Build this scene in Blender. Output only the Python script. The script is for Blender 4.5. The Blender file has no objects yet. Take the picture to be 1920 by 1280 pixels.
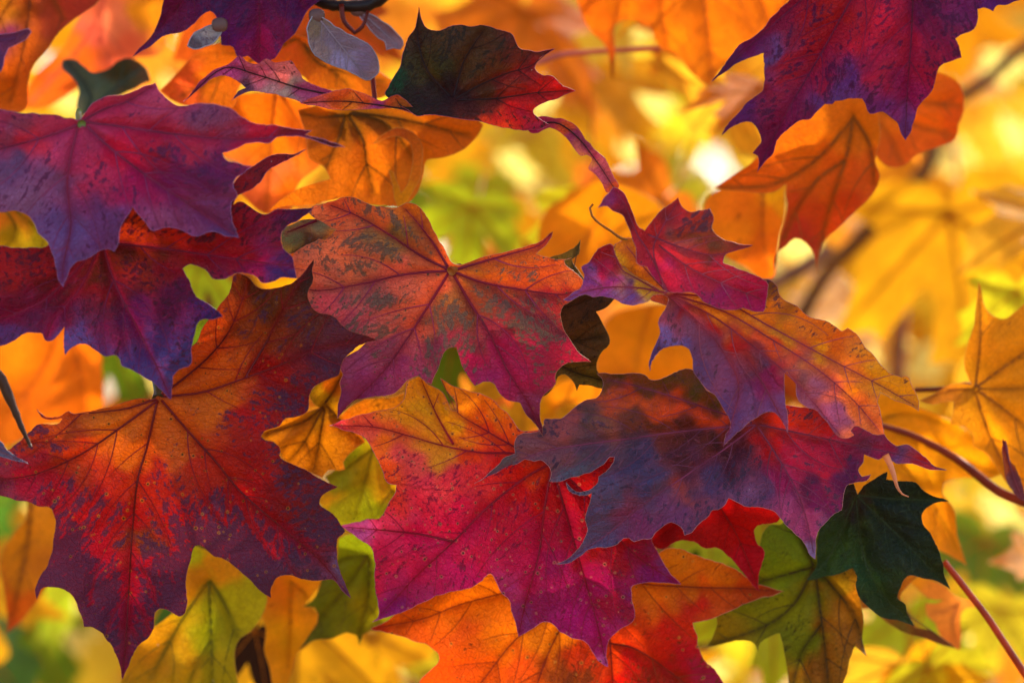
import bpy, math, random
import numpy as np
from mathutils import Vector, Euler
from mathutils.geometry import delaunay_2d_cdt

S = bpy.context.scene
C = S.collection

# ------------------------------------------------------------------ camera
LENS = 100.0
CAMZ = 1.70
FOCUS = 1.238
cam = bpy.data.cameras.new("camera")
cam.lens = LENS
cam.sensor_width = 36.0
cam.clip_start = 0.05
cam.clip_end = 3000.0
cam.dof.use_dof = True
cam.dof.focus_distance = FOCUS
cam.dof.aperture_fstop = 4.6
camo = bpy.data.objects.new("camera", cam)
camo.location = (0, 0, CAMZ)
camo.rotation_euler = (math.radians(90), 0, 0)
C.objects.link(camo)
S.camera = camo

# ------------------------------------------------------------------ sky and sun
SUN_EL, SUN_AZ = 40.0, 42.0       # azimuth clockwise from +Y (behind the leaves, to the right)
w = bpy.data.worlds.new("World")
S.world = w
w.use_nodes = True
nt = w.node_tree
nt.nodes.clear()
sky = nt.nodes.new("ShaderNodeTexSky")
sky.sky_type = 'NISHITA'
sky.sun_disc = False
sky.sun_elevation = math.radians(SUN_EL)
sky.sun_rotation = math.radians(SUN_AZ)
sky.air_density = 1.0
sky.dust_density = 1.2
sky.ozone_density = 1.0
bg = nt.nodes.new("ShaderNodeBackground")
bg.inputs[1].default_value = 0.15
wo = nt.nodes.new("ShaderNodeOutputWorld")
nt.links.new(sky.outputs[0], bg.inputs[0])
nt.links.new(bg.outputs[0], wo.inputs[0])

sl = bpy.data.lights.new("sun", 'SUN')
sl.energy = 3.3
sl.angle = math.radians(0.5)
sl.color = (1.0, 0.91, 0.76)
so = bpy.data.objects.new("sun", sl)
el, az = math.radians(SUN_EL), math.radians(SUN_AZ)
sdir = Vector((math.sin(az) * math.cos(el), math.cos(az) * math.cos(el), math.sin(el)))
so.rotation_euler = sdir.to_track_quat('Z', 'Y').to_euler()
so.location = sdir * 20
C.objects.link(so)

S.view_settings.view_transform = 'Standard'
S.view_settings.look = 'None'
S.view_settings.gamma = 1.0
S.view_settings.exposure = 1.8
S.view_settings.use_curve_mapping = False
S.render.engine = 'CYCLES'
S.cycles.use_denoising = True
S.cycles.max_bounces = 8
S.cycles.diffuse_bounces = 5
S.cycles.transmission_bounces = 4
S.cycles.glossy_bounces = 2
S.cycles.sample_clamp_indirect = 6.0

# ------------------------------------------------------------------ helpers
def lin(c):
    out = []
    for v in c:
        v = v / 255.0
        out.append(v / 12.92 if v <= 0.04045 else ((v + 0.055) / 1.055) ** 2.4)
    return out

def at(px, py, d):
    """a point of the place, d metres in front of the lens plane (photo coordinates 1920 x 1280)"""
    k = 36.0 / 1920.0 / LENS * d
    return Vector(((px - 960) * k, d, CAMZ - (py - 640) * k))

def tag(o, label=None, cat=None, group=None, kind=None):
    if label: o['label'] = label
    if cat: o['category'] = cat
    if group: o['group'] = group
    if kind: o['kind'] = kind
    return o

def smooth_outline(P, closed=True, step=5.0):
    P = [np.array(p, float) for p in P]
    n = len(P)
    corner = []
    for i in range(n):
        a, b, c = P[i - 1], P[i], P[(i + 1) % n]
        u, v = b - a, c - b
        cs = np.dot(u, v) / (np.linalg.norm(u) * np.linalg.norm(v) + 1e-9)
        corner.append(cs < 0.25)
    if not closed:
        corner[0] = corner[-1] = True
    out = []
    for i in range(n if closed else n - 1):
        p0, p1, p2, p3 = P[i - 1], P[i], P[(i + 1) % n], P[(i + 2) % n]
        L = np.linalg.norm(p2 - p1)
        def tan(a, b, c, sharp, seg):
            if sharp: return seg
            t = (c - a)
            return t / (np.linalg.norm(t) + 1e-9) * L * 0.95
        seg = p2 - p1
        m1 = tan(p0, p1, p2, corner[i], seg)
        m2 = tan(p1, p2, p3, corner[(i + 1) % n], seg)
        k = max(1, int(L / step))
        for j in range(k):
            t = j / k
            h = (2*t**3 - 3*t**2 + 1) * p1 + (t**3 - 2*t**2 + t) * m1 + (-2*t**3 + 3*t**2) * p2 + (t**3 - t**2) * m2
            out.append(h)
    if not closed:
        out.append(P[-1])
    return np.array(out)

def inside(pts, poly):
    x, y = pts[:, 0], pts[:, 1]
    r = np.zeros(len(pts), bool)
    n = len(poly)
    for i in range(n):
        x1, y1 = poly[i]; x2, y2 = poly[(i + 1) % n]
        c = ((y1 > y) != (y2 > y))
        if not c.any(): continue
        xi = (x2 - x1) * (y - y1) / (y2 - y1 + 1e-12) + x1
        r ^= c & (x < xi)
    return r

def inside1(q, poly, nxt):
    x, y = q
    c = (poly[:, 1] > y) != (nxt[:, 1] > y)
    if not c.any(): return False
    a, b = poly[c], nxt[c]
    return bool((x < (b[:, 0] - a[:, 0]) * (y - a[:, 1]) / (b[:, 1] - a[:, 1]) + a[:, 0]).sum() % 2)

def seg1(q, A, B):
    d = B - A
    t = np.clip(((q - A) * d).sum(1) / ((d * d).sum(1) + 1e-9), 0, 1)
    e = q - (A + t[:, None] * d)
    return math.sqrt((e * e).sum(1).min())

def seg_dist(pts, A, B):
    """distance of every point to the nearest of the segments A[i]-B[i]"""
    best = np.full(len(pts), 1e9)
    for a, b in zip(A, B):
        d = b - a
        L = d @ d + 1e-9
        t = np.clip(((pts - a) @ d) / L, 0, 1)
        q = pts - (a + t[:, None] * d)
        best = np.minimum(best, np.einsum('ij,ij->i', q, q))
    return np.sqrt(best)

def poly_dist(pts, lines):
    A = np.concatenate([l[:-1] for l in lines]); B = np.concatenate([l[1:] for l in lines])
    return seg_dist(pts, A, B)

def mesh_obj(name, verts, faces, mats, parent=None, mat_idx=None, smooth=True):
    me = bpy.data.meshes.new(name)
    me.from_pydata([tuple(v) for v in verts], [], [tuple(f) for f in faces])
    for m in mats: me.materials.append(m)
    if mat_idx is not None: me.polygons.foreach_set('material_index', np.array(mat_idx, np.int32))
    if smooth: me.polygons.foreach_set('use_smooth', np.ones(len(me.polygons), bool))
    o = bpy.data.objects.new(name, me)
    C.objects.link(o)
    if parent: o.parent = parent
    return o

def tube(path, radii, sides=6, flat=1.0):
    """closed-ended tapered tube along 3D points"""
    V, F = [], []
    n = len(path)
    for i, p in enumerate(path):
        t = (path[min(i + 1, n - 1)] - path[max(i - 1, 0)])
        if t.length < 1e-9: t = Vector((1, 0, 0))
        t.normalize()
        up = Vector((0, -1, 0))
        s = t.cross(up)
        if s.length < 1e-4: s = t.cross(Vector((1, 0, 0)))
        s.normalize(); u = s.cross(t).normalized()
        for k in range(sides):
            a = 2 * math.pi * k / sides
            V.append(p + (s * math.cos(a) + u * math.sin(a) * flat) * radii[i])
    for i in range(n - 1):
        for k in range(sides):
            k2 = (k + 1) % sides
            F.append((i*sides + k, i*sides + k2, (i+1)*sides + k2, (i+1)*sides + k))
    F.append(tuple(range(sides)))
    F.append(tuple((n-1)*sides + k for k in reversed(range(sides))))
    return V, F

# ------------------------------------------------------------------ materials
def N(t, ty, **kw):
    n = t.nodes.new(ty)
    for k, v in kw.items(): setattr(n, k, v)
    return n

def rgba(c): 
    l = lin(c); return (l[0], l[1], l[2], 1)

class G:
    """tiny node graph helper"""
    def __init__(s, mat):
        mat.use_nodes = True
        s.t = mat.node_tree; s.t.nodes.clear()
    def n(s, ty, ins=None, **kw):
        n = s.t.nodes.new(ty)
        for k, v in kw.items(): setattr(n, k, v)
        for k, v in (ins or {}).items():
            if isinstance(v, bpy.types.NodeSocket): s.t.links.new(v, n.inputs[k])
            else: n.inputs[k].default_value = v
        return n
    def math(s, op, a, b=None, clamp=False):
        d = {0: a}
        if b is not None: d[1] = b
        return s.n('ShaderNodeMath', d, operation=op, use_clamp=clamp).outputs[0]
    def mix(s, f, a, b, bt='MIX'):
        n = s.t.nodes.new('ShaderNodeMix'); n.data_type = 'RGBA'; n.blend_type = bt
        for k, v in ((0, f), (6, a), (7, b)):
            if isinstance(v, bpy.types.NodeSocket): s.t.links.new(v, n.inputs[k])
            else: n.inputs[k].default_value = v
        return n.outputs[2]
    def step(s, v, a, b, lo=0.0, hi=1.0):
        n = s.n('ShaderNodeMapRange', {0: v, 1: a, 2: b, 3: lo, 4: hi}, interpolation_type='SMOOTHSTEP')
        return n.outputs[0]

def leaf_material(name, blotch=(45, 20, 45), speck=0.0, speck_core=(40, 25, 10), speck_halo=(200, 140, 40),
                  vein_tint=(110, 10, 30), vein_amt=0.5, trans=0.35, seed=0.0, rough=0.42, streak=35.0,
                  sat_trans=1.1, attr=True, base=None, tgain=1.0, net=0.24):
    m = bpy.data.materials.new(name)
    g = G(m)
    pq = g.n('ShaderNodeAttribute', attribute_name='pq').outputs['Vector']
    if attr:
        col = g.n('ShaderNodeAttribute', attribute_name='col').outputs['Color']
        bw = g.n('ShaderNodeAttribute', attribute_name='bw').outputs['Fac']
    else:
        col = base; bw = 0.35
    vd = g.n('ShaderNodeAttribute', attribute_name='vd').outputs['Fac']
    mp = g.n('ShaderNodeMapping', {'Vector': pq, 'Location': (seed * 3.1, seed * 1.7, seed), 'Rotation': (0, 0, math.radians(streak)),
                                   'Scale': (1.0, 1.0, 1.0)}).outputs[0]
    if attr:
        vv_ = g.n('ShaderNodeAttribute', attribute_name='vv').outputs['Vector']
        ms = g.n('ShaderNodeMapping', {'Vector': vv_, 'Location': (seed, seed * 2.3, seed * 1.3), 'Scale': (2.3, 0.8, 1)}).outputs[0]
    else:
        ms = g.n('ShaderNodeMapping', {'Vector': mp, 'Scale': (0.8, 2.4, 1)}).outputs[0]
    # slow hue variation
    n1 = g.n('ShaderNodeTexNoise', {'Vector': mp, 'Scale': 1.3, 'Detail': 3.0, 'Roughness': 0.6}).outputs['Fac']
    f1 = g.step(n1, 0.35, 0.7, 0.86, 1.16)
    hs = g.n('ShaderNodeHueSaturation', {'Value': f1, 'Color': col, 'Saturation': 1.0})
    c = hs.outputs[0]
    # streaky mottling
    n2 = g.n('ShaderNodeTexNoise', {'Vector': ms, 'Scale': 3.4, 'Detail': 6.0, 'Roughness': 0.62, 'Distortion': 0.25}).outputs['Fac']
    thr = g.math('SUBTRACT', 0.765, g.math('MULTIPLY', bw, 0.36))
    nb = g.n('ShaderNodeTexNoise', {'Vector': mp, 'Scale': 11.0, 'Detail': 5.0, 'Roughness': 0.7}).outputs['Fac']
    n2b = g.math('ADD', n2, g.math('MULTIPLY', g.math('SUBTRACT', nb, 0.5), 0.34))
    n2b = g.math('ADD', n2b, g.step(vd, 3.0, 26.0, -0.09, 0.07))
    bf = g.math('MULTIPLY', g.step(g.math('SUBTRACT', n2b, thr), -0.045, 0.05, 0.0, 0.82), g.step(vd, 2.0, 12.0, 0.35, 1.0))
    c = g.mix(bf, c, rgba(blotch))
    # fine grain
    n3 = g.n('ShaderNodeTexNoise', {'Vector': mp, 'Scale': 26.0, 'Detail': 4.0, 'Roughness': 0.7}).outputs['Fac']
    c = g.mix(0.55, c, g.mix(n3, (0.45, 0.45, 0.45, 1), (1.5, 1.5, 1.5, 1)), 'MULTIPLY')
    # fine vein network between the side veins
    vor = g.n('ShaderNodeTexVoronoi', {'Vector': g.n('ShaderNodeMapping', {'Vector': mp, 'Scale': (1, 1.5, 1)}).outputs[0], 'Scale': 6.5, 'Randomness': 0.9}, feature='DISTANCE_TO_EDGE').outputs['Distance']
    vor2 = g.n('ShaderNodeTexVoronoi', {'Vector': mp, 'Scale': 19.0, 'Randomness': 1.0}, feature='DISTANCE_TO_EDGE').outputs['Distance']
    e1 = g.step(vor, 0.0, 0.085, 1.0, 0.0)
    e2 = g.step(vor2, 0.0, 0.09, 0.55, 0.0)
    net_f = g.math('MAXIMUM', e1, e2)
    c = g.mix(g.math('MULTIPLY', net_f, net), c, rgba(vein_tint))
    # tint spreading from the veins
    vf = g.step(vd, 1.0, 9.0, vein_amt, 0.0)
    c = g.mix(vf, c, rgba(vein_tint))
    if speck > 0:
        for sc, core, halo, sd in ((4.5, 0.11, 0.22, 0.0), (7.0, 0.13, 0.25, 5.3), (12.0, 0.17, 0.22, 9.1)):
            mv = g.n('ShaderNodeMapping', {'Vector': mp, 'Location': (sd, sd, 0)}).outputs[0]
            v = g.n('ShaderNodeTexVoronoi', {'Vector': mv, 'Scale': sc, 'Randomness': 1.0})
            on = g.n('ShaderNodeSeparateColor', {0: v.outputs['Color']}).outputs[0]
            cl = g.step(g.n('ShaderNodeTexNoise', {'Vector': mv, 'Scale': 0.9, 'Detail': 2.0}).outputs['Fac'], .35, .65)
            act = g.step(g.math('ADD', on, g.math('MULTIPLY', cl, 0.55)), 1.28 - speck * 0.42, 1.31 - speck * 0.42)
            wob = g.math('ADD', v.outputs['Distance'], g.math('MULTIPLY', g.math('SUBTRACT', n3, 0.5), 0.16))
            hf = g.math('MULTIPLY', g.step(wob, halo * 0.55, halo, 0.42, 0.0), act)
            cf = g.math('MULTIPLY', g.step(wob, core * 0.6, core * 1.2, 0.9, 0.0), act)
            c = g.mix(hf, c, rgba(speck_halo))
            c = g.mix(cf, c, rgba(speck_core))
    # dust specks on the blade
    dv = g.n('ShaderNodeTexVoronoi', {'Vector': mp, 'Scale': 2.7, 'Randomness': 1.0})
    don = g.step(g.n('ShaderNodeSeparateColor', {0: dv.outputs['Color']}).outputs[1], 0.86, 0.88)
    c = g.mix(g.math('MULTIPLY', don, g.step(dv.outputs['Distance'], 0.018, 0.034, 0.55, 0.0)), c, (0.5, 0.5, 0.55, 1))
    # relief
    h = g.math('ADD', g.math('MULTIPLY', net_f, -0.35), g.math('MULTIPLY', n3, 0.5))
    h = g.math('ADD', h, g.math('MULTIPLY', n2, 1.2))
    bp = g.n('ShaderNodeBump', {'Height': h, 'Strength': 0.9, 'Distance': 0.0011}).outputs[0]
    pr = g.n('ShaderNodeBsdfPrincipled', {'Base Color': c, 'Roughness': rough, 'Normal': bp, 'Specular IOR Level': 0.2})
    tc = g.n('ShaderNodeGamma', {0: c, 1: sat_trans}).outputs[0]
    if tgain != 1.0:
        tc = g.mix(1.0, tc, (tgain, tgain, tgain, 1), 'MULTIPLY')
    tr = g.n('ShaderNodeBsdfTranslucent', {'Color': tc, 'Normal': bp})
    mx = g.n('ShaderNodeMixShader', {0: trans, 1: pr.outputs[0], 2: tr.outputs[0]})
    out = g.n('ShaderNodeOutputMaterial', {0: mx.outputs[0]})
    return m

_flat = {}
def vein_material(c, trans=0.15, rough=0.45):
    k = tuple(c) + (trans,)
    if k in _flat: return _flat[k]
    m = bpy.data.materials.new("vein_tissue")
    g = G(m)
    tc = g.n('ShaderNodeTexCoord').outputs['Object']
    n1 = g.n('ShaderNodeTexNoise', {'Vector': tc, 'Scale': 60.0, 'Detail': 4.0}).outputs['Fac']
    col = g.mix(g.step(n1, 0.3, 0.7), [v * 0.7 for v in lin(c)] + [1], [min(1, v * 1.3) for v in lin(c)] + [1])
    pr = g.n('ShaderNodeBsdfPrincipled', {'Base Color': col, 'Roughness': rough, 'Specular IOR Level': 0.2})
    tr = g.n('ShaderNodeBsdfTranslucent', {'Color': col})
    mx = g.n('ShaderNodeMixShader', {0: trans, 1: pr.outputs[0], 2: tr.outputs[0]})
    g.n('ShaderNodeOutputMaterial', {0: mx.outputs[0]})
    _flat[k] = m
    return m

# ------------------------------------------------------------------ leaf builder
def side_vein_lines(mains, poly, rng, spacing=74.0):
    """side veins branching off the main veins and bending towards the lobe tip"""
    res = []
    nxt = np.roll(poly, -1, 0)
    for mi, m in enumerate(mains):
        seg = np.linalg.norm(np.diff(m, axis=0), axis=1)
        cum = np.concatenate([[0], np.cumsum(seg)])
        L = cum[-1]
        if L < 60: continue
        others = [q for j, q in enumerate(mains) if j != mi]
        if others:
            OA = np.concatenate([l[:-1] for l in others]); OB = np.concatenate([l[1:] for l in others])
        s = spacing * rng.uniform(0.9, 1.3)
        side = 1
        while s < L * 0.93:
            i = min(np.searchsorted(cum, s) - 1, len(m) - 2)
            f = (s - cum[i]) / (seg[i] + 1e-9)
            p = m[i] + (m[i+1] - m[i]) * f
            t = (m[i+1] - m[i]); t = t / (np.linalg.norm(t) + 1e-9)
            for sd in ((1, -1) if rng.random() < 0.45 else (side,)):
                a = sd * math.radians(rng.uniform(38, 54))
                d = np.array([t[0]*math.cos(a) - t[1]*math.sin(a), t[0]*math.sin(a) + t[1]*math.cos(a)])
                q = p.copy(); line = [q.copy()]
                maxn = int(rng.uniform(10, 34))
                bend = -sd * math.radians(rng.uniform(0.6, 2.4))
                for k in range(maxn):
                    d = np.array([d[0]*math.cos(bend) - d[1]*math.sin(bend), d[0]*math.sin(bend) + d[1]*math.cos(bend)])
                    q = q + d * 6.0
                    if not inside1(q, poly, nxt): break
                    if others and k > 2 and seg1(q, OA, OB) < 10: break
                    line.append(q.copy())
                if len(line) > 4: res.append(np.array(line))
            side = -side
            s += spacing * rng.uniform(0.55, 1.1)
    return res

def grade(c):
    l = 0.3 * c[0] + 0.6 * c[1] + 0.1 * c[2]
    c = [max(0.003, l + (v - l) * 1.12) for v in c]
    return [min(.9, c[0] * 1.08), c[1] * .97, c[2] * 0.84]

def interp_colors(pts, cps, gain=1.0):
    P = np.array([c[:2] for c in cps], float)
    Cc = np.array([grade(lin(c[2:5])) + [c[5] if len(c) > 5 else 0.35] for c in cps])
    x, y = pts[:, 0], pts[:, 1]
    j = np.stack([9*np.sin(y/13+x/41)+6*np.sin(x/9.0-y/17)+5*np.sin(y/6.1+x/23), 9*np.sin(x/15-y/37)+6*np.sin(y/10.0+x/19)+5*np.sin(x/6.7-y/29)], 1)
    D = np.sqrt((((pts + j)[:, None, :] - P[None]) ** 2).sum(2)) + 9.0
    W = D ** -4.3
    W /= W.sum(1)[:, None]
    out = W @ Cc
    out[:, :3] = np.minimum(out[:, :3] * gain, .9)
    return out

def blade_mesh(name, outline, cps, depth, mains, mat, margin_mat, parent, spacing=5.0, rng=None, fold=0.005, wave=0.0042,
               tilt=(0, 0), base=None, curl=0.006, margin=0.75, jitter=0.85, side_sp=74.0, vein_r=2.6, vcol=None,
               smats=None, extra=None, label=None, gain=1.0, pucker=0.0014):
    rng = rng or random.Random(1)
    nr = np.random.RandomState(rng.randrange(10**6))
    poly = smooth_outline(outline, step=max(4.0, spacing))
    # small wobble so that the margin is not a drawn curve
    k = len(poly)
    wob = nr.normal(0, 1, (k, 2)); wob = (wob + np.roll(wob, 1, 0) + np.roll(wob, -1, 0)) / 2
    poly = poly + wob * jitter
    lo, hi = poly.min(0), poly.max(0)
    xs = np.arange(lo[0], hi[0], spacing); ys = np.arange(lo[1], hi[1], spacing * 0.87)
    gx, gy = np.meshgrid(xs, ys); gx = gx + (np.arange(len(ys)) % 2)[:, None] * spacing / 2
    g = np.stack([gx.ravel(), gy.ravel()], 1)
    g = g[inside(g, poly)]
    if len(g):
        g = g[seg_dist(g, poly, np.roll(poly, -1, 0)) > spacing * 0.45]
    allp = np.concatenate([poly, g])
    vo, eo, fo, *_ = delaunay_2d_cdt([Vector(p) for p in allp], [], [list(range(k))], 1, 1e-5)
    P = np.array([[v.x, v.y] for v in vo])
    faces = [f for f in fo if len(f) >= 3]
    mains = [smooth_outline(m, closed=False, step=8.0) for m in mains]
    sides = side_vein_lines(mains, poly, rng, side_sp) if mains and side_sp else []
    b = np.array(base if base is not None else (mains[0][0] if mains else P.mean(0)), float)
    R = np.sqrt(((P - b) ** 2).sum(1)).max() + 1e-6
    ph = [rng.uniform(0, 6.28) for _ in range(6)]
    def zfun(Q):
        x, y = Q[:, 0], Q[:, 1]
        r = np.sqrt(((Q - b) ** 2).sum(1)) / R
        z = depth + tilt[0] * (x - b[0]) / 1000.0 + tilt[1] * (y - b[1]) / 1000.0
        z = z + wave * (np.sin(x / 75.0 + ph[0]) * np.cos(y / 88.0 + ph[1]) + 0.45 * np.sin(x / 34.0 + ph[2] + y / 60.0) * np.cos(y / 31.0 + ph[3] - x / 90.0)) * (0.35 + r)
        z = z + curl * r ** 3
        if mains:
            dm = poly_dist(Q, mains)
            z = z - fold * (1 - np.exp(-dm / 38.0))
            if sides:
                dsv = np.minimum(poly_dist(Q, sides), dm)
                z = z - pucker * (1 - np.exp(-(dsv / 9.0) ** 1.4))
        if extra: z = z + extra(Q)
        return z
    Z = zfun(P)
    verts = [at(p[0], p[1], z) for p, z in zip(P, Z)]
    # the margin: a thin rounded rim, so that the blade has its thickness
    pb = [at(p[0], p[1], z) for p, z in zip(poly, zfun(poly))]
    pb.append(pb[0])
    px = depth * 36 / 1920 / LENS
    mv, mf = tube(pb, [margin * px * 0.5] * len(pb), sides=4)
    nb = len(verts); nf = len(faces)
    verts += mv; faces = faces + [tuple(i + nb for i in f) for f in mf]
    o = mesh_obj(name, verts, faces, [mat, margin_mat], parent, [0] * nf + [1] * len(mf))
    if label: o['label'] = label
    me = o.data
    col = interp_colors(P, cps, gain)
    allc = np.ones((len(verts), 4)); allc[:nb, :3] = col[:, :3]
    allc[nb:, :3] = interp_colors(np.repeat(np.concatenate([poly, poly[:1]]), 4, 0), cps, gain)[:, :3]
    a = me.attributes.new('col', 'FLOAT_COLOR', 'POINT'); a.data.foreach_set('color', allc.astype(np.float32).ravel())
    bwv = np.zeros(len(verts)); bwv[:nb] = col[:, 3]
    a = me.attributes.new('bw', 'FLOAT', 'POINT'); a.data.foreach_set('value', bwv.astype(np.float32))
    vd = np.full(len(verts), 30.0)
    if mains: vd[:nb] = np.minimum(poly_dist(P, mains) * 0.8, (poly_dist(P, sides) * 1.5 + 4.0) if sides else 99)
    a = me.attributes.new('vd', 'FLOAT', 'POINT'); a.data.foreach_set('value', vd.astype(np.float32))
    pq = np.zeros((len(verts), 3)); pq[:nb, :2] = P / 100.0
    pq[nb:, :2] = np.repeat(np.concatenate([poly, poly[:1]]), 4, 0) / 100.0
    a = me.attributes.new('pq', 'FLOAT_VECTOR', 'POINT'); a.data.foreach_set('vector', pq.astype(np.float32).ravel())
    # streak coordinates that run along the side veins
    vv = np.zeros((len(verts), 3))
    if mains:
        bd = np.full(len(P), 1e9); al = np.zeros(len(P))
        for m in mains:
            cum = 0.0
            for a0, b0 in zip(m[:-1], m[1:]):
                d = b0 - a0; Ls = math.sqrt(d @ d) + 1e-9
                t = np.clip(((P - a0) @ d) / Ls ** 2, 0, 1)
                e = P - (a0 + t[:, None] * d); dd = np.sqrt((e * e).sum(1))
                k2 = dd < bd
                bd[k2] = dd[k2]; al[k2] = (cum + t * Ls)[k2]
                cum += Ls
        vv[:nb, 0] = (al - bd) / 100; vv[:nb, 1] = (al + bd) / 100; vv[:nb, 2] = P[:, 0] / 55.0 + P[:, 1] / 90.0
    else:
        vv[:nb, :2] = P / 100
    a = me.attributes.new('vv', 'FLOAT_VECTOR', 'POINT'); a.data.foreach_set('vector', vv.astype(np.float32).ravel())
    # ribs
    vm = vein_material(vcol or (110, 20, 35))
    sm = smats or vm
    def rib(line, r0, r1, lift):
        z = zfun(line)
        pts = [at(p[0], p[1], zz - lift * px) for p, zz in zip(line, z)]
        n = len(pts)
        rad = [(r0 + (r1 - r0) * (i / (n - 1)) ** 0.8) * px for i in range(n)]
        return tube(pts, rad, sides=6, flat=0.6)
    for m in mains:
        keep = inside(m, poly) | (np.arange(len(m)) < 2)
        m2 = m[keep]
        if len(m2) < 3: continue
        v, f = rib(m2, vein_r, 0.6, 2.0)
        mesh_obj("main_vein", v, f, [vm], parent)
    if sides:
        V, F = [], []
        for s in sides:
            v, f = rib(s, vein_r * 0.45, 0.35, 1.25)
            off = len(V); V += v; F += [tuple(i + off for i in q) for q in f]
        so_ = mesh_obj("side_veins", V, F, [sm], parent)
        so_['kind'] = 'stuff'
    return o, zfun

def empty(name, loc):
    o = bpy.data.objects.new(name, None)
    o.empty_display_size = 0.01
    o.location = loc
    C.objects.link(o)
    return o

def reparent_keep(root):
    """children were made in world coordinates: move them so that the root sits at the leaf's base"""
    inv = root.location.copy()
    for o in root.children:
        o.data.transform(__import__('mathutils').Matrix.Translation(-inv))

def leaf(label, depth, base, blades, veins=(), matkw=None, stalk=None, group=None, name="maple_leaf",
         spacing=5.0, vcol=(110, 20, 35), scol=None, margin_c=(150, 90, 110), seed=1, **kw):
    rng = random.Random(seed)
    root = empty(name, at(base[0], base[1], depth))
    tag(root, label, "leaf", group)
    mk = dict(matkw or {}); mk.setdefault('seed', seed * 0.37)
    mat = leaf_material("leaf_tissue", **mk)
    mm = vein_material(margin_c, 0.3)
    for i, b in enumerate(blades):
        bk = dict(kw); bk.update(b.get('kw', {}))
        bmat = mat
        if 'mat' in b:
            mk2 = dict(mk); mk2.update(b['mat']); bmat = leaf_material("leaf_tissue", **mk2)
        blade_mesh(b.get('name', 'blade'), b['o'], b['c'], depth + b.get('d', 0.0), b.get('v', veins if i == 0 else ()),
                   bmat, mm, root, spacing=b.get('sp', spacing), rng=rng, base=b.get('base', base), vcol=b.get('vcol', vcol),
                   smats=vein_material(scol) if scol else None, label=b.get('label'), **bk)
    if stalk:
        pts2, r0, c, dd = stalk
        line = smooth_outline([p[:2] for p in pts2], closed=False, step=8.0)
        n = len(line)
        pts = [at(p[0], p[1], depth + dd[0] + (dd[1] - dd[0]) * i / (n - 1)) for i, p in enumerate(line)]
        px = depth * 36 / 1920 / LENS
        v, f = tube(pts, [r0 * px * (1.15 - 0.3 * min(1, i / (n * 0.5))) for i in range(n)], sides=10)
        mesh_obj("leaf_stalk", v, f, [vein_material(c)], root)
    reparent_keep(root)
    return root
# ------------------------------------------------------------------ the sharp leaves of the foreground
MAG = (130, 30, 70)

# A purple leaf, upper left
leaf("large dull purple maple leaf at the upper left with a green stalk joint", 1.192, (152, 229),
 [dict(o=[(150,224),(165,203),(180,190),(200,181),(230,178),(262,166),(290,155),(300,172),(315,187),(335,199),(360,197),(385,195),(430,203),(455,222),(480,231),(520,236),(560,243),(584,244),(572,252),(600,260),(625,268),(648,276),(620,274),(592,265),(575,258),(555,255),(522,257),(505,267),(480,268),(460,270),(440,280),(416,287),(422,300),(440,305),(473,312),(455,325),(436,343),(445,366),(433,382),(435,407),(447,446),(420,440),(392,435),(370,443),(350,437),(330,428),(305,427),(285,433),(270,415),(258,400),(248,388),(235,410),(225,430),(222,455),(215,472),(205,465),(190,468),(170,482),(158,486),(145,490),(130,505),(120,530),(117,538),(108,520),(105,500),(100,480),(90,455),(72,435),(60,410),(45,400),(25,395),(0,397),(-50,385),(-130,330),(-100,270),(-60,220),(0,207),(30,212),(70,213),(105,216),(132,222)],
  c=[(160,250,150,50,80),(30,240,120,60,90),(60,270,165,50,70),(0,230,125,45,75),(220,290,165,35,60),(180,330,165,50,85),(100,330,105,65,105),(40,370,110,75,115),(120,440,90,65,115),(20,310,80,55,90),(200,420,90,50,100),(260,350,140,25,70),(290,260,140,20,50),(330,330,90,20,65,.5),(400,390,100,45,90),(440,440,80,55,100),(390,330,80,20,65,.5),(300,200,155,60,90),(400,220,110,60,95),(480,250,150,35,60),(600,265,60,20,25),(560,250,100,30,40),(360,280,145,40,60),(300,280,110,20,40,.7),(310,420,120,60,100),(130,270,155,55,95)],
  v=[[(152,232),(100,252),(30,272),(-90,300)],[(147,235),(132,300),(126,350),(133,420),(118,500),(117,530)],[(158,232),(200,272),(262,320),(350,380),(440,440)],[(160,229),(230,238),(330,252),(460,262),(570,250)],[(158,225),(195,205),(240,190),(285,162)]])],
 matkw=dict(blotch=(78,24,66), vein_tint=(130,30,70), trans=.22, rough=.38, vein_amt=.45), vcol=(120,30,62), scol=(128,45,85), gain=1.35, seed=3, fold=.0055, curl=.002,
 stalk=([(153,233),(149,224),(147,216),(149,208)], 7, (95,105,50), (-0.001, .03)), margin_c=(150,110,150))

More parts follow.
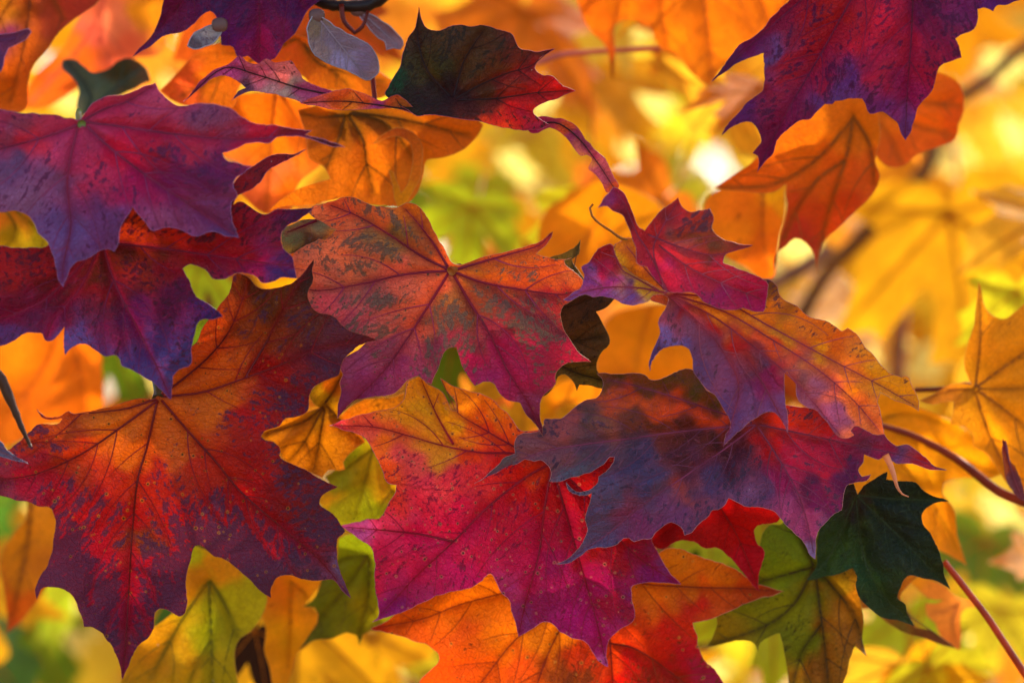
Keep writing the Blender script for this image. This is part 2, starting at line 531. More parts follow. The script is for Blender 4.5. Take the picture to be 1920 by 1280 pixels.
# B dark leaf under A
leaf("dark crimson and indigo maple leaf directly beneath the large dull purple leaf", 1.207, (188,452),
 [dict(o=[(88,462),(100,440),(130,390),(200,340),(300,330),(400,335),(436,345),(455,325),(478,310),(505,292),(525,289),(545,289),(575,279),(545,297),(514,312),(497,325),(487,342),(475,353),(455,362),(444,368),(436,385),(450,378),(465,385),(480,395),(497,402),(520,393),(560,392),(587,392),(560,412),(538,425),(527,438),(530,465),(545,478),(552,500),(555,522),(530,520),(510,528),(492,529),(480,518),(465,512),(440,512),(420,523),(400,522),(385,505),(372,498),(356,496),(342,503),(350,520),(358,533),(368,556),(395,572),(417,594),(400,598),(375,600),(365,620),(360,650),(357,683),(340,688),(325,705),(322,722),(320,748),(300,728),(280,712),(262,700),(240,690),(228,686),(222,670),(212,666),(197,668),(182,658),(165,645),(150,645),(130,655),(122,666),(119,640),(121,612),(105,630),(95,639),(85,637),(80,625),(60,623),(45,625),(25,640),(0,648),(-60,660),(-90,600),(-60,480),(0,461),(30,464),(60,464)],
  c=[(250,425,185,70,25,.5),(330,440,170,45,20,.5),(380,455,130,20,20,.6),(240,480,75,30,12,.5),(180,520,70,30,10,.5),(260,500,130,40,20,.6),(310,480,90,40,25),(320,510,120,15,35),(440,460,135,12,35),(500,420,115,10,45,.6),(480,500,120,20,65),(530,500,60,35,95),(560,400,60,12,55),(500,310,110,25,30),(560,285,80,35,30),(450,350,130,15,30),(200,575,80,25,50),(190,545,110,25,30),(260,590,70,20,65),(330,560,75,15,60),(400,590,45,25,85),(300,650,65,40,95),(225,630,95,25,65),(240,670,65,50,105),(310,720,70,60,115),(340,670,60,50,105),(140,640,65,55,110),(100,560,65,12,35),(30,500,135,12,22),(60,490,120,15,20,.5),(20,580,95,15,50),(20,625,75,45,95),(80,600,90,25,60),(90,530,70,10,20)],
  v=[[(190,455),(215,530),(260,620),(300,700),(318,744)],[(190,455),(250,460),(320,468),(430,484),(552,500)],[(188,455),(130,520),(70,570),(-60,620)],[(190,452),(150,540),(100,600),(88,632)]])],
 matkw=dict(blotch=(52,10,34), vein_tint=(150,20,60), trans=.25, rough=.36, vein_amt=.35, streak=20), vcol=(118,20,52), scol=(105,28,65), gain=1.1, seed=5, curl=.003, fold=.0055, margin_c=(150,90,120))

# C big orange-red leaf lower left
leaf("biggest maple leaf, lower left, orange at its base, blood red with purple blotched tips", 1.222, (297,746),
 [dict(o=[(300,738),(285,748),(265,746),(240,752),(200,765),(165,772),(140,775),(128,769),(112,780),(92,782),(78,776),(69,766),(80,783),(98,787),(118,783),(112,793),(100,797),(80,793),(65,800),(50,815),(35,828),(20,842),(-10,855),(-40,880),(-60,900),(-20,915),(0,928),(15,932),(35,937),(55,940),(70,947),(92,950),(103,965),(104,985),(100,1005),(98,1035),(88,1060),(75,1082),(66,1105),(68,1124),(78,1103),(95,1100),(115,1102),(135,1115),(145,1130),(152,1155),(157,1175),(175,1175),(190,1185),(205,1205),(218,1225),(225,1250),(230,1274),(240,1250),(248,1225),(262,1205),(280,1192),(288,1175),(290,1150),(302,1141),(320,1145),(337,1156),(347,1148),(350,1125),(348,1095),(353,1065),(360,1040),(366,1023),(380,1024),(400,1040),(430,1052),(450,1070),(470,1088),(490,1108),(508,1120),(508,1100),(520,1082),(540,1076),(570,1085),(600,1087),(625,1087),(640,1105),(658,1121),(645,1090),(635,1065),(632,1035),(632,1010),(646,996),(640,985),(625,965),(605,950),(599,940),(605,925),(632,912),(600,897),(570,880),(540,866),(526,858),(525,843),(512,829),(497,826),(489,817),(497,806),(525,797),(537,784),(562,778),(578,765),(580,740),(588,725),(606,715),(636,703),(640,690),(645,672),(662,656),(680,645),(708,637),(680,628),(660,622),(640,608),(625,593),(600,587),(585,575),(578,560),(580,545),(585,520),(587,487),(570,510),(550,530),(530,537),(510,542),(487,540),(465,520),(445,513),(437,518),(432,545),(416,568),(400,590),(382,610),(372,637),(352,655),(330,690),(318,715)],
  c=[(300,770,195,100,18,.1),(200,790,200,108,18,.1),(120,800,160,70,15,.3),(100,830,130,45,15,.8),(240,850,205,105,20,.15),(330,830,195,95,15,.1),(400,760,195,102,20,.1),(430,690,192,92,15,.2),(400,640,180,75,10,.1),(470,620,130,60,15,.5),(500,560,85,45,20,.6),(575,510,60,35,25),(560,600,95,45,35,.6),(640,630,88,38,52),(610,680,75,30,50),(500,700,140,25,20,.4),(550,740,112,28,38,.6),(470,780,150,25,15,.4),(440,840,150,40,15,.3),(480,840,135,15,15,.3),(560,880,80,12,15,.5),(380,870,170,50,15,.2),(300,900,150,40,16,.4),(220,900,170,50,15,.15),(130,850,170,60,20,.4),(60,900,140,30,50,.4),(10,915,110,40,60,.3),(100,920,150,25,40,.5),(180,950,155,28,34,.7),(250,980,158,26,34,.5),(260,1010,120,60,30,.9),(350,960,150,26,24,.5),(420,960,138,26,28,.7),(480,930,150,15,20,.4),(540,950,120,15,20,.5),(590,960,98,28,38,.65),(200,1020,165,30,45,.3),(130,1040,150,26,46,.95),(160,1080,140,26,52,1.0),(90,1090,115,32,58,.9),(240,1080,150,26,48,.8),(280,1060,155,25,42,.7),(210,1140,130,26,52,1.0),(250,1150,130,22,50,.7),(320,1120,125,24,46,1.0),(300,1080,140,25,48,.85),(230,1210,112,40,66,.85),(370,990,155,24,34,.85),(450,1020,145,20,40,.95),(400,1020,140,24,40,.95),(500,1010,150,20,38,.9),(490,1080,115,30,55,1.0),(560,1020,125,24,44,.95),(580,1070,98,48,72,.75),(640,1095,95,75,115,.2),(620,1000,98,30,50,.75)],
  v=[[(296,750),(232,797),(150,852),(60,890),(-50,903)],[(295,752),(275,840),(258,900),(248,1000),(243,1080),(236,1200),(230,1268)],[(303,750),(350,805),(400,860),(450,920),(530,990),(600,1050),(652,1114)],[(306,744),(380,735),(450,712),(510,690),(600,655),(700,638)],[(303,740),(350,705),(395,665),(430,620),(455,560),(465,525)],[(460,708),(500,640),(540,562),(582,495)],[(292,748),(240,765),(190,772),(135,777)]])],
 matkw=dict(blotch=(66,34,58), speck=.6, speck_halo=(195,120,35), vein_tint=(120,12,15), trans=.3, rough=.4, vein_amt=.4, streak=-20), vcol=(100,12,14), scol=(125,15,25), gain=.98, seed=7, curl=.003,
 stalk=([(297,748),(300,735),(296,715),(290,690),(280,640)], 11, (60,50,20), (-0.001, .03)), margin_c=(160,80,60), spacing=5)

# D centre leaf
leaf("salmon and magenta maple leaf in the centre with grey green blotches and purple veins", 1.236, (845,508),
 [dict(o=[(848,492),(838,478),(830,462),(815,435),(800,405),(785,388),(765,380),(745,387),(720,388),(690,382),(665,371),(640,371),(620,378),(600,384),(588,388),(575,398),(590,410),(618,425),(628,432),(600,448),(575,460),(553,475),(548,492),(553,515),(565,535),(575,560),(580,580),(600,592),(625,594),(631,608),(645,614),(655,625),(690,640),(665,660),(645,673),(638,690),(643,702),(637,715),(640,735),(634,758),(632,784),(645,768),(665,751),(690,745),(735,740),(750,728),(765,713),(785,706),(800,716),(809,721),(813,708),(820,695),(828,675),(835,658),(842,652),(855,651),(861,670),(870,690),(880,710),(889,723),(897,720),(905,715),(918,716),(930,727),(945,745),(965,752),(975,755),(980,765),(990,780),(1005,795),(1018,818),(1015,790),(1012,765),(1016,745),(1030,730),(1040,720),(1041,705),(1050,690),(1065,679),(1085,678),(1107,677),(1085,661),(1075,645),(1061,625),(1053,605),(1051,590),(1055,575),(1075,560),(1085,545),(1095,528),(1075,508),(1060,495),(1058,488),(1072,484),(1055,486),(1030,484),(1005,479),(1012,470),(1028,456),(1036,434),(1022,447),(1005,456),(980,462),(940,475),(900,483),(875,492),(858,497)],
  c=[(840,480,190,90,50),(760,400,185,100,45),(700,400,180,90,55,.65),(650,400,195,90,60,.6),(600,430,195,100,65,.3),(640,470,200,105,75,.5),(700,440,120,85,55,.72),(750,440,110,85,50,.78),(790,470,150,80,50,.6),(570,510,200,110,85,.3),(620,530,165,90,75,.55),(680,500,160,90,70,.65),(740,510,180,85,70,.4),(610,570,185,75,80,.4),(700,560,130,70,70,.72),(660,600,150,65,75,.6),(730,620,170,85,75,.5),(760,560,190,95,75,.3),(800,540,190,90,65,.3),(780,600,190,85,65,.5),(820,600,120,70,50,.72),(720,650,120,55,75,.6),(660,680,125,60,95,.2),(680,720,120,45,85,.2),(640,760,105,45,95,.1),(760,690,130,50,85,.3),(770,660,150,65,75,.5),(820,650,110,45,60,.55),(850,560,140,85,50,.6),(870,600,115,60,45,.72),(900,550,120,60,40,.65),(930,500,175,85,35,.5),(880,500,130,75,30,.6),(990,480,175,85,35,.5),(1030,500,180,80,45,.4),(1070,520,190,95,55,.1),(1000,530,160,70,40,.55),(1040,560,150,45,45,.4),(960,570,130,50,45,.65),(1000,590,110,45,45,.72),(1020,620,90,40,45,.65),(900,640,120,45,55,.65),(880,680,150,30,65,.3),(940,660,145,35,70,.3),(1000,650,155,40,65,.5),(1060,660,165,40,60,.3),(920,700,130,35,75,.3),(980,710,145,35,70,.3),(1000,760,120,50,85,.1),(1015,800,70,25,35,0),(860,640,140,50,60,.5),(1030,445,150,55,25,.3)],
  v=[[(842,508),(790,511),(740,518),(690,530),(590,545),(560,530)],[(840,505),(790,480),(730,440),(670,405),(620,385)],[(841,512),(805,570),(760,640),(715,700),(636,778)],[(850,514),(880,565),(915,620),(955,700),(990,755),(1017,812)],[(852,510),(900,528),(960,540),(1050,552),(1085,545)],[(855,505),(900,492),(960,475),(1010,460),(1034,438)],[(840,500),(815,460),(785,420),(760,392)]]),
  dict(name='folded_lobe', d=-.004, label='grey green lobe tip folded back over the leaf',
   o=[(594,411),(572,412),(550,420),(531,430),(528,445),(531,462),(536,474),(545,476),(560,470),(580,462),(605,452),(625,438),(632,430),(612,422)],
   c=[(580,420,105,105,80),(545,440,85,85,60),(540,465,120,100,50),(560,465,60,35,10),(580,455,75,40,10),(610,440,195,110,45),(600,415,110,100,75)], v=[[(594,413),(565,425),(538,436)]], kw=dict(side_sp=0, curl=0))],
 matkw=dict(blotch=(90,75,62), speck=.7, speck_halo=(150,90,60), speck_core=(60,50,40), vein_tint=(125,20,50), trans=.25, rough=.42, vein_amt=.4, streak=0), vcol=(118,18,42), scol=(140,40,70), gain=1.3, seed=11, curl=.003, vein_r=3.0,
 stalk=([(845,509),(851,505),(857,502),(862,500)], 8, (150,85,35), (-.0015, .003)), margin_c=(190,120,90))

# F twisted leaf to the right of the centre
leaf("twisted maple leaf right of the centre with red, violet and pale orange lobes", 1.222, (1254,552),
 [dict(o=[(1244,546),(1243,553),(1254,560),(1250,575),(1240,590),(1235,605),(1238,622),(1232,640),(1222,660),(1217,680),(1219,697),(1225,672),(1240,656),(1260,648),(1280,648),(1295,660),(1298,680),(1302,700),(1312,715),(1325,730),(1340,740),(1352,760),(1365,780),(1370,800),(1362,815),(1356,838),(1375,817),(1395,800),(1412,786),(1425,778),(1440,769),(1452,771),(1463,785),(1477,810),(1477,780),(1472,755),(1470,725),(1470,700),(1476,696),(1482,705),(1492,720),(1495,745),(1510,760),(1530,769),(1545,783),(1557,798),(1563,810),(1572,819),(1590,822),(1600,815),(1594,806),(1602,799),(1615,802),(1640,815),(1656,812),(1652,780),(1645,755),(1650,735),(1680,750),(1708,760),(1724,772),(1722,752),(1710,722),(1700,705),(1690,706),(1670,700),(1640,670),(1622,650),(1612,633),(1590,614),(1580,620),(1555,605),(1530,598),(1510,590),(1495,575),(1475,565),(1460,552),(1457,535),(1445,526),(1425,522),(1380,530),(1330,545),(1290,545)],
  c=[(1270,580,105,50,75),(1260,640,85,70,125),(1225,670,60,45,90),(1300,620,112,68,98),(1340,650,105,62,92),(1310,690,80,55,95),(1370,700,110,60,95),(1400,740,100,60,100),(1440,720,120,40,85),(1430,690,85,50,75),(1460,760,110,70,120),(1365,790,80,55,100),(1460,700,140,20,60),(1290,585,125,30,40),(1330,610,150,15,20),(1390,640,150,20,20),(1420,660,110,50,60),(1300,560,180,120,25),(1340,575,205,130,25),(1400,600,205,135,30,.4),(1440,580,190,110,40),(1470,620,190,130,35,.2),(1540,660,205,140,45,.2),(1500,600,200,110,40,.4),(1560,640,190,95,40,.4),(1600,690,200,115,55),(1440,540,95,60,15),(1480,570,120,75,10),(1440,640,195,80,50),(1480,670,190,85,65),(1550,700,210,110,70),(1500,700,130,75,80),(1530,740,150,85,110),(1560,780,125,70,105),(1560,730,195,95,80),(1600,760,215,110,65),(1640,790,215,110,65),(1620,720,205,125,50),(1680,730,205,145,35),(1715,755,190,130,40),(1645,700,210,150,40)],
  v=[[(1256,556),(1310,605),(1350,650),(1385,720),(1372,790),(1357,832)],[(1258,554),(1340,595),(1420,655),(1480,705),(1530,760),(1575,815)],[(1262,552),(1360,585),(1440,632),(1530,690),(1600,750),(1648,806)],[(1264,550),(1350,562),(1440,610),(1560,675),(1650,722),(1718,762)],[(1400,672),(1440,735),(1472,800)]]),
  dict(name='folded_lobe', d=-.010, label='lobe folded over to the front, dusky red with an olive patch',
   o=[(1150,352),(1163,356),(1172,366),(1180,385),(1188,403),(1195,424),(1210,432),(1225,412),(1240,395),(1255,386),(1271,370),(1280,390),(1300,397),(1331,391),(1338,408),(1335,430),(1350,445),(1375,455),(1412,460),(1388,467),(1362,477),(1355,492),(1375,500),(1400,509),(1425,520),(1440,532),(1437,560),(1432,585),(1412,583),(1395,577),(1375,582),(1345,578),(1330,572),(1318,563),(1300,548),(1275,550),(1250,545),(1240,535),(1225,520),(1213,501),(1200,498),(1192,490),(1193,465),(1188,452),(1175,420),(1168,405),(1150,395),(1138,386),(1120,389),(1130,374),(1142,362)],
   c=[(1140,375,115,40,85),(1160,380,140,35,50),(1172,400,80,8,12),(1190,420,165,50,50),(1180,440,155,45,50),(1215,480,165,45,60),(1230,450,165,45,45),(1270,400,165,45,50),(1255,405,110,40,45),(1300,410,160,50,30,.5),(1270,450,115,60,60,.6),(1300,440,85,50,35,.6),(1340,470,85,50,35,.5),(1390,462,75,35,35),(1250,480,165,45,55),(1310,490,165,45,55),(1360,510,170,45,60),(1230,510,150,40,80),(1280,530,160,40,65),(1340,560,140,35,80),(1400,540,160,35,65),(1430,570,140,25,75)],
   v=[[(1252,548),(1215,470),(1195,440),(1172,385),(1155,360)],[(1245,540),(1225,470),(1240,430),(1270,380)],[(1235,460),(1290,500),(1350,530),(1425,560)],[(1215,440),(1280,465),(1340,478),(1405,462)]], kw=dict(side_sp=50, curl=.0, fold=.0055)),
  dict(name='folded_lobe', d=-.004, label='small violet lobe turned upwards on the left',
   o=[(1057,562),(1075,547),(1090,537),(1096,515),(1091,501),(1105,490),(1115,476),(1130,461),(1144,457),(1152,464),(1158,480),(1165,494),(1185,512),(1210,528),(1240,542),(1256,550),(1240,551),(1226,553),(1218,562),(1205,570),(1180,573),(1165,568),(1150,560),(1130,555),(1112,558),(1098,552),(1080,558),(1065,565)],
   c=[(1065,560,75,60,120),(1100,530,105,50,105),(1105,500,105,60,110),(1140,475,130,10,25),(1155,485,140,10,20),(1130,500,140,25,60),(1140,530,125,45,110),(1150,550,110,60,120),(1180,560,90,60,125),(1175,515,190,140,50),(1190,525,205,165,60),(1210,540,205,165,70),(1240,548,160,110,60),(1190,550,95,60,110)],
   v=[[(1250,549),(1200,540),(1150,538),(1100,545),(1062,561)],[(1235,545),(1190,520),(1165,505),(1145,462)]], kw=dict(curl=.0, fold=.002, side_sp=30)),
  dict(name='folded_lobe', d=-.001, label='amber underside showing between the folded lobes',
   o=[(1150,463),(1160,455),(1175,447),(1192,452),(1195,490),(1215,500),(1226,520),(1242,536),(1256,551),(1235,545),(1205,528),(1180,512),(1163,495)],
   c=[(1170,460,190,110,15),(1185,485,200,115,15),(1200,510,170,100,15),(1165,490,205,150,45),(1230,535,190,120,25)], v=[[(1252,549),(1215,510),(1175,462)]], kw=dict(side_sp=0, curl=0, fold=.001)),
  dict(name='folded_lobe', d=.003, label='tiny rust coloured fold under the violet lobe',
   o=[(1218,560),(1226,553),(1240,551),(1254,556),(1252,572),(1240,568),(1222,564)], c=[(1240,560,120,60,30),(1222,560,160,80,60)], v=[], kw=dict(side_sp=0, curl=0, fold=0, wave=0.0005))],
 matkw=dict(blotch=(70,40,55), vein_tint=(150,45,60), trans=.25, rough=.42, vein_amt=.3, streak=30), vcol=(140,45,65), scol=(150,70,85), gain=1.25, seed=13, curl=.002, fold=.0055, vein_r=2.0, margin_c=(175,110,110),
 stalk=([(1190,452),(1165,447),(1145,433),(1125,420),(1110,405),(1106,390),(1112,383)], 2.6, (140,80,20), (-.004, -.002)))

# G dusky blue grey leaf, right of centre
leaf("dusky slate blue and crimson maple leaf lying across the speckled pink leaf", 1.247, (1420,795),
 [dict(o=[(888,906),(905,897),(918,884),(935,870),(945,857),(966,850),(964,835),(970,818),(985,812),(1010,808),(1019,798),(1022,786),(1035,785),(1050,785),(1065,775),(1080,762),(1100,750),(1120,745),(1130,728),(1130,712),(1120,700),(1150,701),(1180,700),(1210,702),(1222,714),(1245,708),(1270,695),(1300,693),(1312,715),(1325,732),(1345,738),(1357,753),(1366,777),(1400,765),(1440,762),(1475,760),(1500,762),(1540,768),(1580,788),(1615,799),(1640,813),(1654,812),(1665,824),(1680,836),(1700,833),(1715,842),(1735,857),(1750,872),(1776,881),(1745,880),(1720,871),(1700,868),(1680,868),(1660,856),(1645,861),(1632,856),(1620,852),(1618,866),(1609,881),(1616,893),(1632,888),(1624,900),(1605,905),(1587,910),(1582,930),(1577,955),(1565,962),(1545,983),(1533,998),(1531,1020),(1528,1048),(1515,1035),(1503,1010),(1490,998),(1475,985),(1460,965),(1445,955),(1425,950),(1400,950),(1383,943),(1367,934),(1358,948),(1348,955),(1337,955),(1330,965),(1309,981),(1297,997),(1283,1002),(1276,988),(1259,979),(1247,984),(1228,1000),(1219,1009),(1200,1011),(1190,1015),(1181,1008),(1169,1009),(1153,1022),(1137,1025),(1119,1025),(1094,1037),(1075,1050),(1060,1057),(1043,1057),(1060,1050),(1082,1030),(1095,1010),(1101,990),(1098,970),(1105,945),(1109,925),(1098,928),(1080,927),(1068,919),(1062,904),(1070,914),(1083,922),(1100,919),(1110,915),(1122,905),(1122,893),(1140,880),(1151,866),(1152,856),(1143,856),(1130,870),(1110,882),(1090,890),(1070,895),(1050,901),(1030,903),(1033,893),(1032,880),(1024,868),(1013,861),(1000,864),(985,861),(970,870),(950,875),(925,888)],
  c=[(900,900,65,65,80),(960,865,75,70,80),(1000,830,100,60,70,.5),(1060,800,125,65,70,.5),(1100,790,70,55,60,.6),(1040,850,110,65,75,.6),(1080,880,75,80,100),(1110,850,65,50,70),(1180,820,50,42,58),(1200,860,50,45,75),(1150,930,62,58,90),(1120,960,75,62,95),(1110,1010,80,70,105),(1180,940,105,50,75,.6),(1200,980,110,45,85,.5),(1260,960,95,50,85,.5),(1240,920,75,60,90,.4),(1270,910,135,60,55,.3),(1210,900,60,55,95),(1300,870,65,28,50,.4),(1340,900,60,45,80,.5),(1370,870,55,10,35,.4),(1300,820,55,20,15),(1350,830,40,5,5),(1380,820,65,5,5),(1280,850,60,25,35),(1400,900,80,40,70,.5),(1400,930,85,55,90),(1140,750,155,65,40,.4),(1180,740,155,60,30,.4),(1130,780,100,65,55,.6),(1210,725,80,55,5,.1),(1170,712,70,52,5,.1),(1150,722,80,50,10,.1),(1260,712,80,58,5,.2),(1240,735,85,50,5,.1),(1310,730,66,58,5,.1),(1290,750,80,45,5,.1),(1340,760,60,50,5,.1),(1180,752,185,80,30,0),(1215,757,190,80,18,0),(1250,764,190,76,15,0),(1280,768,190,74,12,0),(1310,774,190,72,10,0),(1340,780,185,70,8,0),(1358,786,175,62,5,0),(1190,785,85,45,30,.3),(1230,790,70,35,15,.2),(1270,797,50,22,8,.1),(1310,803,40,14,3,0),(1345,808,50,25,2,0),(1364,766,65,50,5,0),(1420,780,100,30,5),(1460,800,175,50,20),(1440,830,155,25,35),(1490,790,150,45,10),(1550,800,125,10,20),(1480,850,130,25,55),(1540,840,125,20,50),(1590,840,115,15,50),(1540,880,140,10,50),(1590,895,70,15,60),(1620,830,85,35,65),(1650,850,130,30,65),(1685,850,85,60,105),(1710,855,130,55,75),(1740,870,150,35,35),(1770,880,70,60,90),(1520,920,65,10,50,.5),(1460,900,115,25,70),(1440,920,70,45,80),(1480,950,115,50,90,.4),(1540,950,85,15,65,.5),(1510,990,120,50,90,.4),(1530,1030,120,100,140)],
  v=[[(1418,797),(1358,842),(1310,875),(1200,950),(1140,1000),(1062,1052)],[(1416,797),(1340,802),(1250,812),(1180,822),(1100,832),(1020,846),(960,870),(900,900)],[(1421,800),(1440,828),(1475,885),(1498,930),(1515,985),(1525,1035)],[(1424,796),(1500,812),(1560,825),(1640,842),(1700,855),(1765,879)],[(1410,793),(1340,770),(1250,740),(1180,720),(1140,712)]]),
  ],
 matkw=dict(blotch=(48,35,60), vein_tint=(140,65,90), trans=.2, rough=.36, vein_amt=.22, streak=12), vcol=(122,48,78), scol=(108,55,82), gain=1.25, seed=17, curl=.002, fold=.0055, vein_r=1.7, side_sp=52, margin_c=(190,130,130))

# E speckled pink leaf
leaf("pink maple leaf with a yellow upper lobe and many tiny brown spots, bottom centre", 1.262, (1035,868),
 [dict(o=[(620,798),(640,790),(670,780),(700,772),(720,769),(745,760),(758,747),(761,730),(765,715),(778,707),(790,706),(800,718),(815,726),(832,738),(840,752),(848,770),(857,771),(856,755),(842,738),(832,722),(825,707),(838,716),(860,728),(890,735),(915,745),(935,760),(955,780),(980,808),(1030,800),(1140,800),(1200,850),(1270,900),(1250,950),(1222,1005),(1222,1015),(1232,1032),(1242,1052),(1255,1075),(1276,1094),(1230,1091),(1195,1093),(1184,1100),(1185,1122),(1190,1148),(1187,1162),(1160,1180),(1142,1200),(1137,1225),(1139,1250),(1125,1240),(1110,1220),(1100,1204),(1075,1196),(1050,1183),(1030,1165),(1018,1165),(1000,1176),(985,1185),(972,1193),(966,1165),(960,1145),(955,1125),(940,1110),(930,1090),(920,1076),(910,1079),(900,1092),(870,1104),(830,1111),(800,1125),(770,1140),(740,1150),(720,1158),(698,1165),(710,1155),(710,1140),(705,1110),(702,1080),(703,1055),(698,1030),(690,1020),(660,1000),(638,986),(665,980),(695,973),(712,970),(722,955),(732,938),(742,922),(743,908),(728,906),(718,885),(706,857),(700,845),(690,828),(678,815),(650,806)],
  c=[(630,798,195,70,80),(690,800,195,85,70),(750,770,205,130,45,.1),(790,730,210,135,30,.1),(800,770,215,145,45,.1),(850,800,215,140,45,.1),(740,815,205,95,65,.2),(830,850,215,135,60,.1),(720,830,200,100,45,.2),(900,790,195,90,20,.2),(860,745,205,120,10,.1),(930,780,205,110,20),(930,820,195,70,25,.2),(960,820,180,75,15),(880,850,195,65,40),(760,860,195,75,75),(720,880,190,75,25),(800,900,190,60,75),(735,930,185,60,50),(860,900,185,55,65),(900,880,180,50,55),(960,870,165,35,25,.4),(1000,890,165,55,20,.5),(1060,870,150,35,15,.4),(980,930,150,20,15),(1030,920,140,15,20),(1100,910,135,15,25),(740,980,185,60,95),(660,990,155,75,130),(800,960,185,45,65),(850,970,180,35,65),(780,1010,180,35,75),(720,1060,170,40,70),(800,1060,165,40,80),(770,1110,140,40,85),(725,1145,120,35,95),(860,1080,165,30,80),(900,1030,165,25,60),(950,1000,160,20,55),(930,960,155,25,45),(880,1010,160,22,65),(960,1050,150,15,65),(1000,1000,145,12,55),(1060,1000,135,10,50),(1070,940,140,10,35),(1050,1060,110,8,65),(1110,1030,120,2,20),(1180,1020,130,0,10),(1150,1050,120,0,35),(1000,1080,140,15,65),(960,1100,140,45,90),(980,1160,110,45,95),(1010,1130,120,25,70),(1080,1120,125,8,75),(1140,1090,125,8,70),(1080,1170,140,25,90),(1160,1140,125,5,45),(1120,1200,130,30,80),(1135,1240,160,75,130),(1230,1060,95,45,95),(1220,1080,110,30,85),(1265,1090,100,20,70),(1200,1040,110,20,50)],
  v=[[(1030,870),(985,895),(915,950),(850,1015),(780,1080),(745,1118),(702,1162)],[(1030,865),(960,850),(900,848),(830,835),(760,815),(700,800),(628,798)],[(1035,875),(1055,940),(1075,1010),(1095,1080),(1115,1150),(1137,1245)],[(1032,862),(970,840),(900,800),(855,770),(828,712)],[(1034,876),(1020,960),(1010,1040),(985,1130),(973,1188)],[(1040,870),(1120,950),(1180,1030),(1268,1092)],[(850,1015),(780,1000),(645,987)],[(850,833),(820,780),(790,712)]])],
 matkw=dict(blotch=(120,15,50), speck=1.0, speck_halo=(205,135,95), speck_core=(60,34,30), vein_tint=(150,15,45), trans=.3, rough=.42, vein_amt=.35, streak=-40), vcol=(135,12,32), scol=(145,18,50), gain=1.5, seed=19, curl=.003, fold=.0055, vein_r=2.5, margin_c=(190,110,130))

# H scarlet leaf between G and I
leaf("plain scarlet piece of maple leaf glowing below the slate blue leaf", 1.277, (1330,925),
 [dict(o=[(1222,1018),(1215,990),(1225,940),(1300,905),(1400,910),(1470,930),(1460,975),(1440,982),(1420,985),(1414,995),(1418,1015),(1428,1024),(1434,1036),(1430,1052),(1424,1070),(1421,1085),(1422,1108),(1408,1092),(1392,1072),(1375,1050),(1362,1037),(1345,1026),(1318,1026),(1300,1014),(1285,1012),(1262,1018),(1240,1030)],
  c=[(1250,990,135,5,5,.2),(1300,980,150,0,5,.1),(1380,960,155,0,5,.1),(1350,1010,155,8,10,.1),(1400,1060,165,15,45,.1),(1240,1015,120,10,5,.3),(1430,960,165,10,5,.1)],
  v=[[(1330,920),(1380,1000),(1420,1095)],[(1328,920),(1270,980),(1228,1012)]])],
 matkw=dict(blotch=(110,5,10), vein_tint=(130,5,10), trans=.45, rough=.45, vein_amt=.2), vcol=(130,10,15), seed=23, curl=.001, fold=.002, side_sp=60, margin_c=(190,60,60), vein_r=1.6)

# I orange leaf, bottom
leaf("orange maple leaf with thin brown veins at the bottom edge, red towards the right", 1.290, (1135,1062),
 [dict(o=[(695,1178),(725,1165),(740,1152),(755,1140),(780,1110),(850,1050),(950,1010),(1050,990),(1150,985),(1215,1000),(1235,1040),(1245,1031),(1265,1027),(1290,1034),(1320,1045),(1350,1055),(1370,1062),(1395,1076),(1415,1093),(1435,1099),(1469,1109),(1440,1118),(1420,1122),(1400,1132),(1380,1140),(1360,1150),(1345,1156),(1310,1166),(1299,1168),(1305,1190),(1310,1215),(1320,1235),(1336,1250),(1350,1270),(1370,1310),(1330,1400),(1150,1470),(950,1400),(770,1310),(790,1272),(812,1252),(821,1240),(822,1225),(810,1213),(790,1204),(760,1195),(730,1186)],
  c=[(700,1178,180,60,30),(760,1160,200,95,10,.1),(850,1140,205,110,5,.05),(900,1100,205,115,5,.05),(940,1180,205,115,8,.05),(860,1200,205,95,8,.1),(850,1250,205,90,25,.1),(1000,1200,200,120,15,.1),(1040,1180,200,120,25),(980,1250,195,85,10,.3),(1060,1265,120,60,10,.8),(1100,1240,175,60,10,.5),(1150,1215,190,70,15,.2),(1200,1180,190,70,10,.3),(1220,1120,195,110,10,.05),(1300,1090,190,110,10,.05),(1260,1050,185,115,10,.05),(1350,1070,185,105,10,.3),(1400,1105,180,75,30),(1340,1120,190,85,20,.2),(1300,1140,185,50,30,.1),(1250,1200,180,45,30,.2),(1280,1230,165,30,45,.2),(1180,1250,175,40,20,.4),(1250,1270,140,40,25,.6),(1330,1260,140,35,65)],
  v=[[(1130,1064),(1040,1085),(940,1112),(862,1133),(790,1160),(702,1177)],[(1132,1068),(1050,1180),(1008,1280),(985,1390)],[(1135,1070),(1143,1190),(1150,1290),(1160,1450)],[(1140,1062),(1190,1090),(1300,1100),(1400,1103),(1462,1109)],[(1128,1068),(1030,1150),(965,1200),(905,1275),(820,1380)],[(1142,1205),(1190,1215),(1260,1262),(1340,1330)]])],
 matkw=dict(blotch=(110,45,10), speck=.3, speck_halo=(210,150,60), vein_tint=(130,35,8), trans=.42, rough=.45, vein_amt=.35, streak=60), vcol=(125,28,8), scol=(140,50,8), gain=1.1, seed=29, curl=.002, fold=.0055, vein_r=1.9, margin_c=(210,140,110))

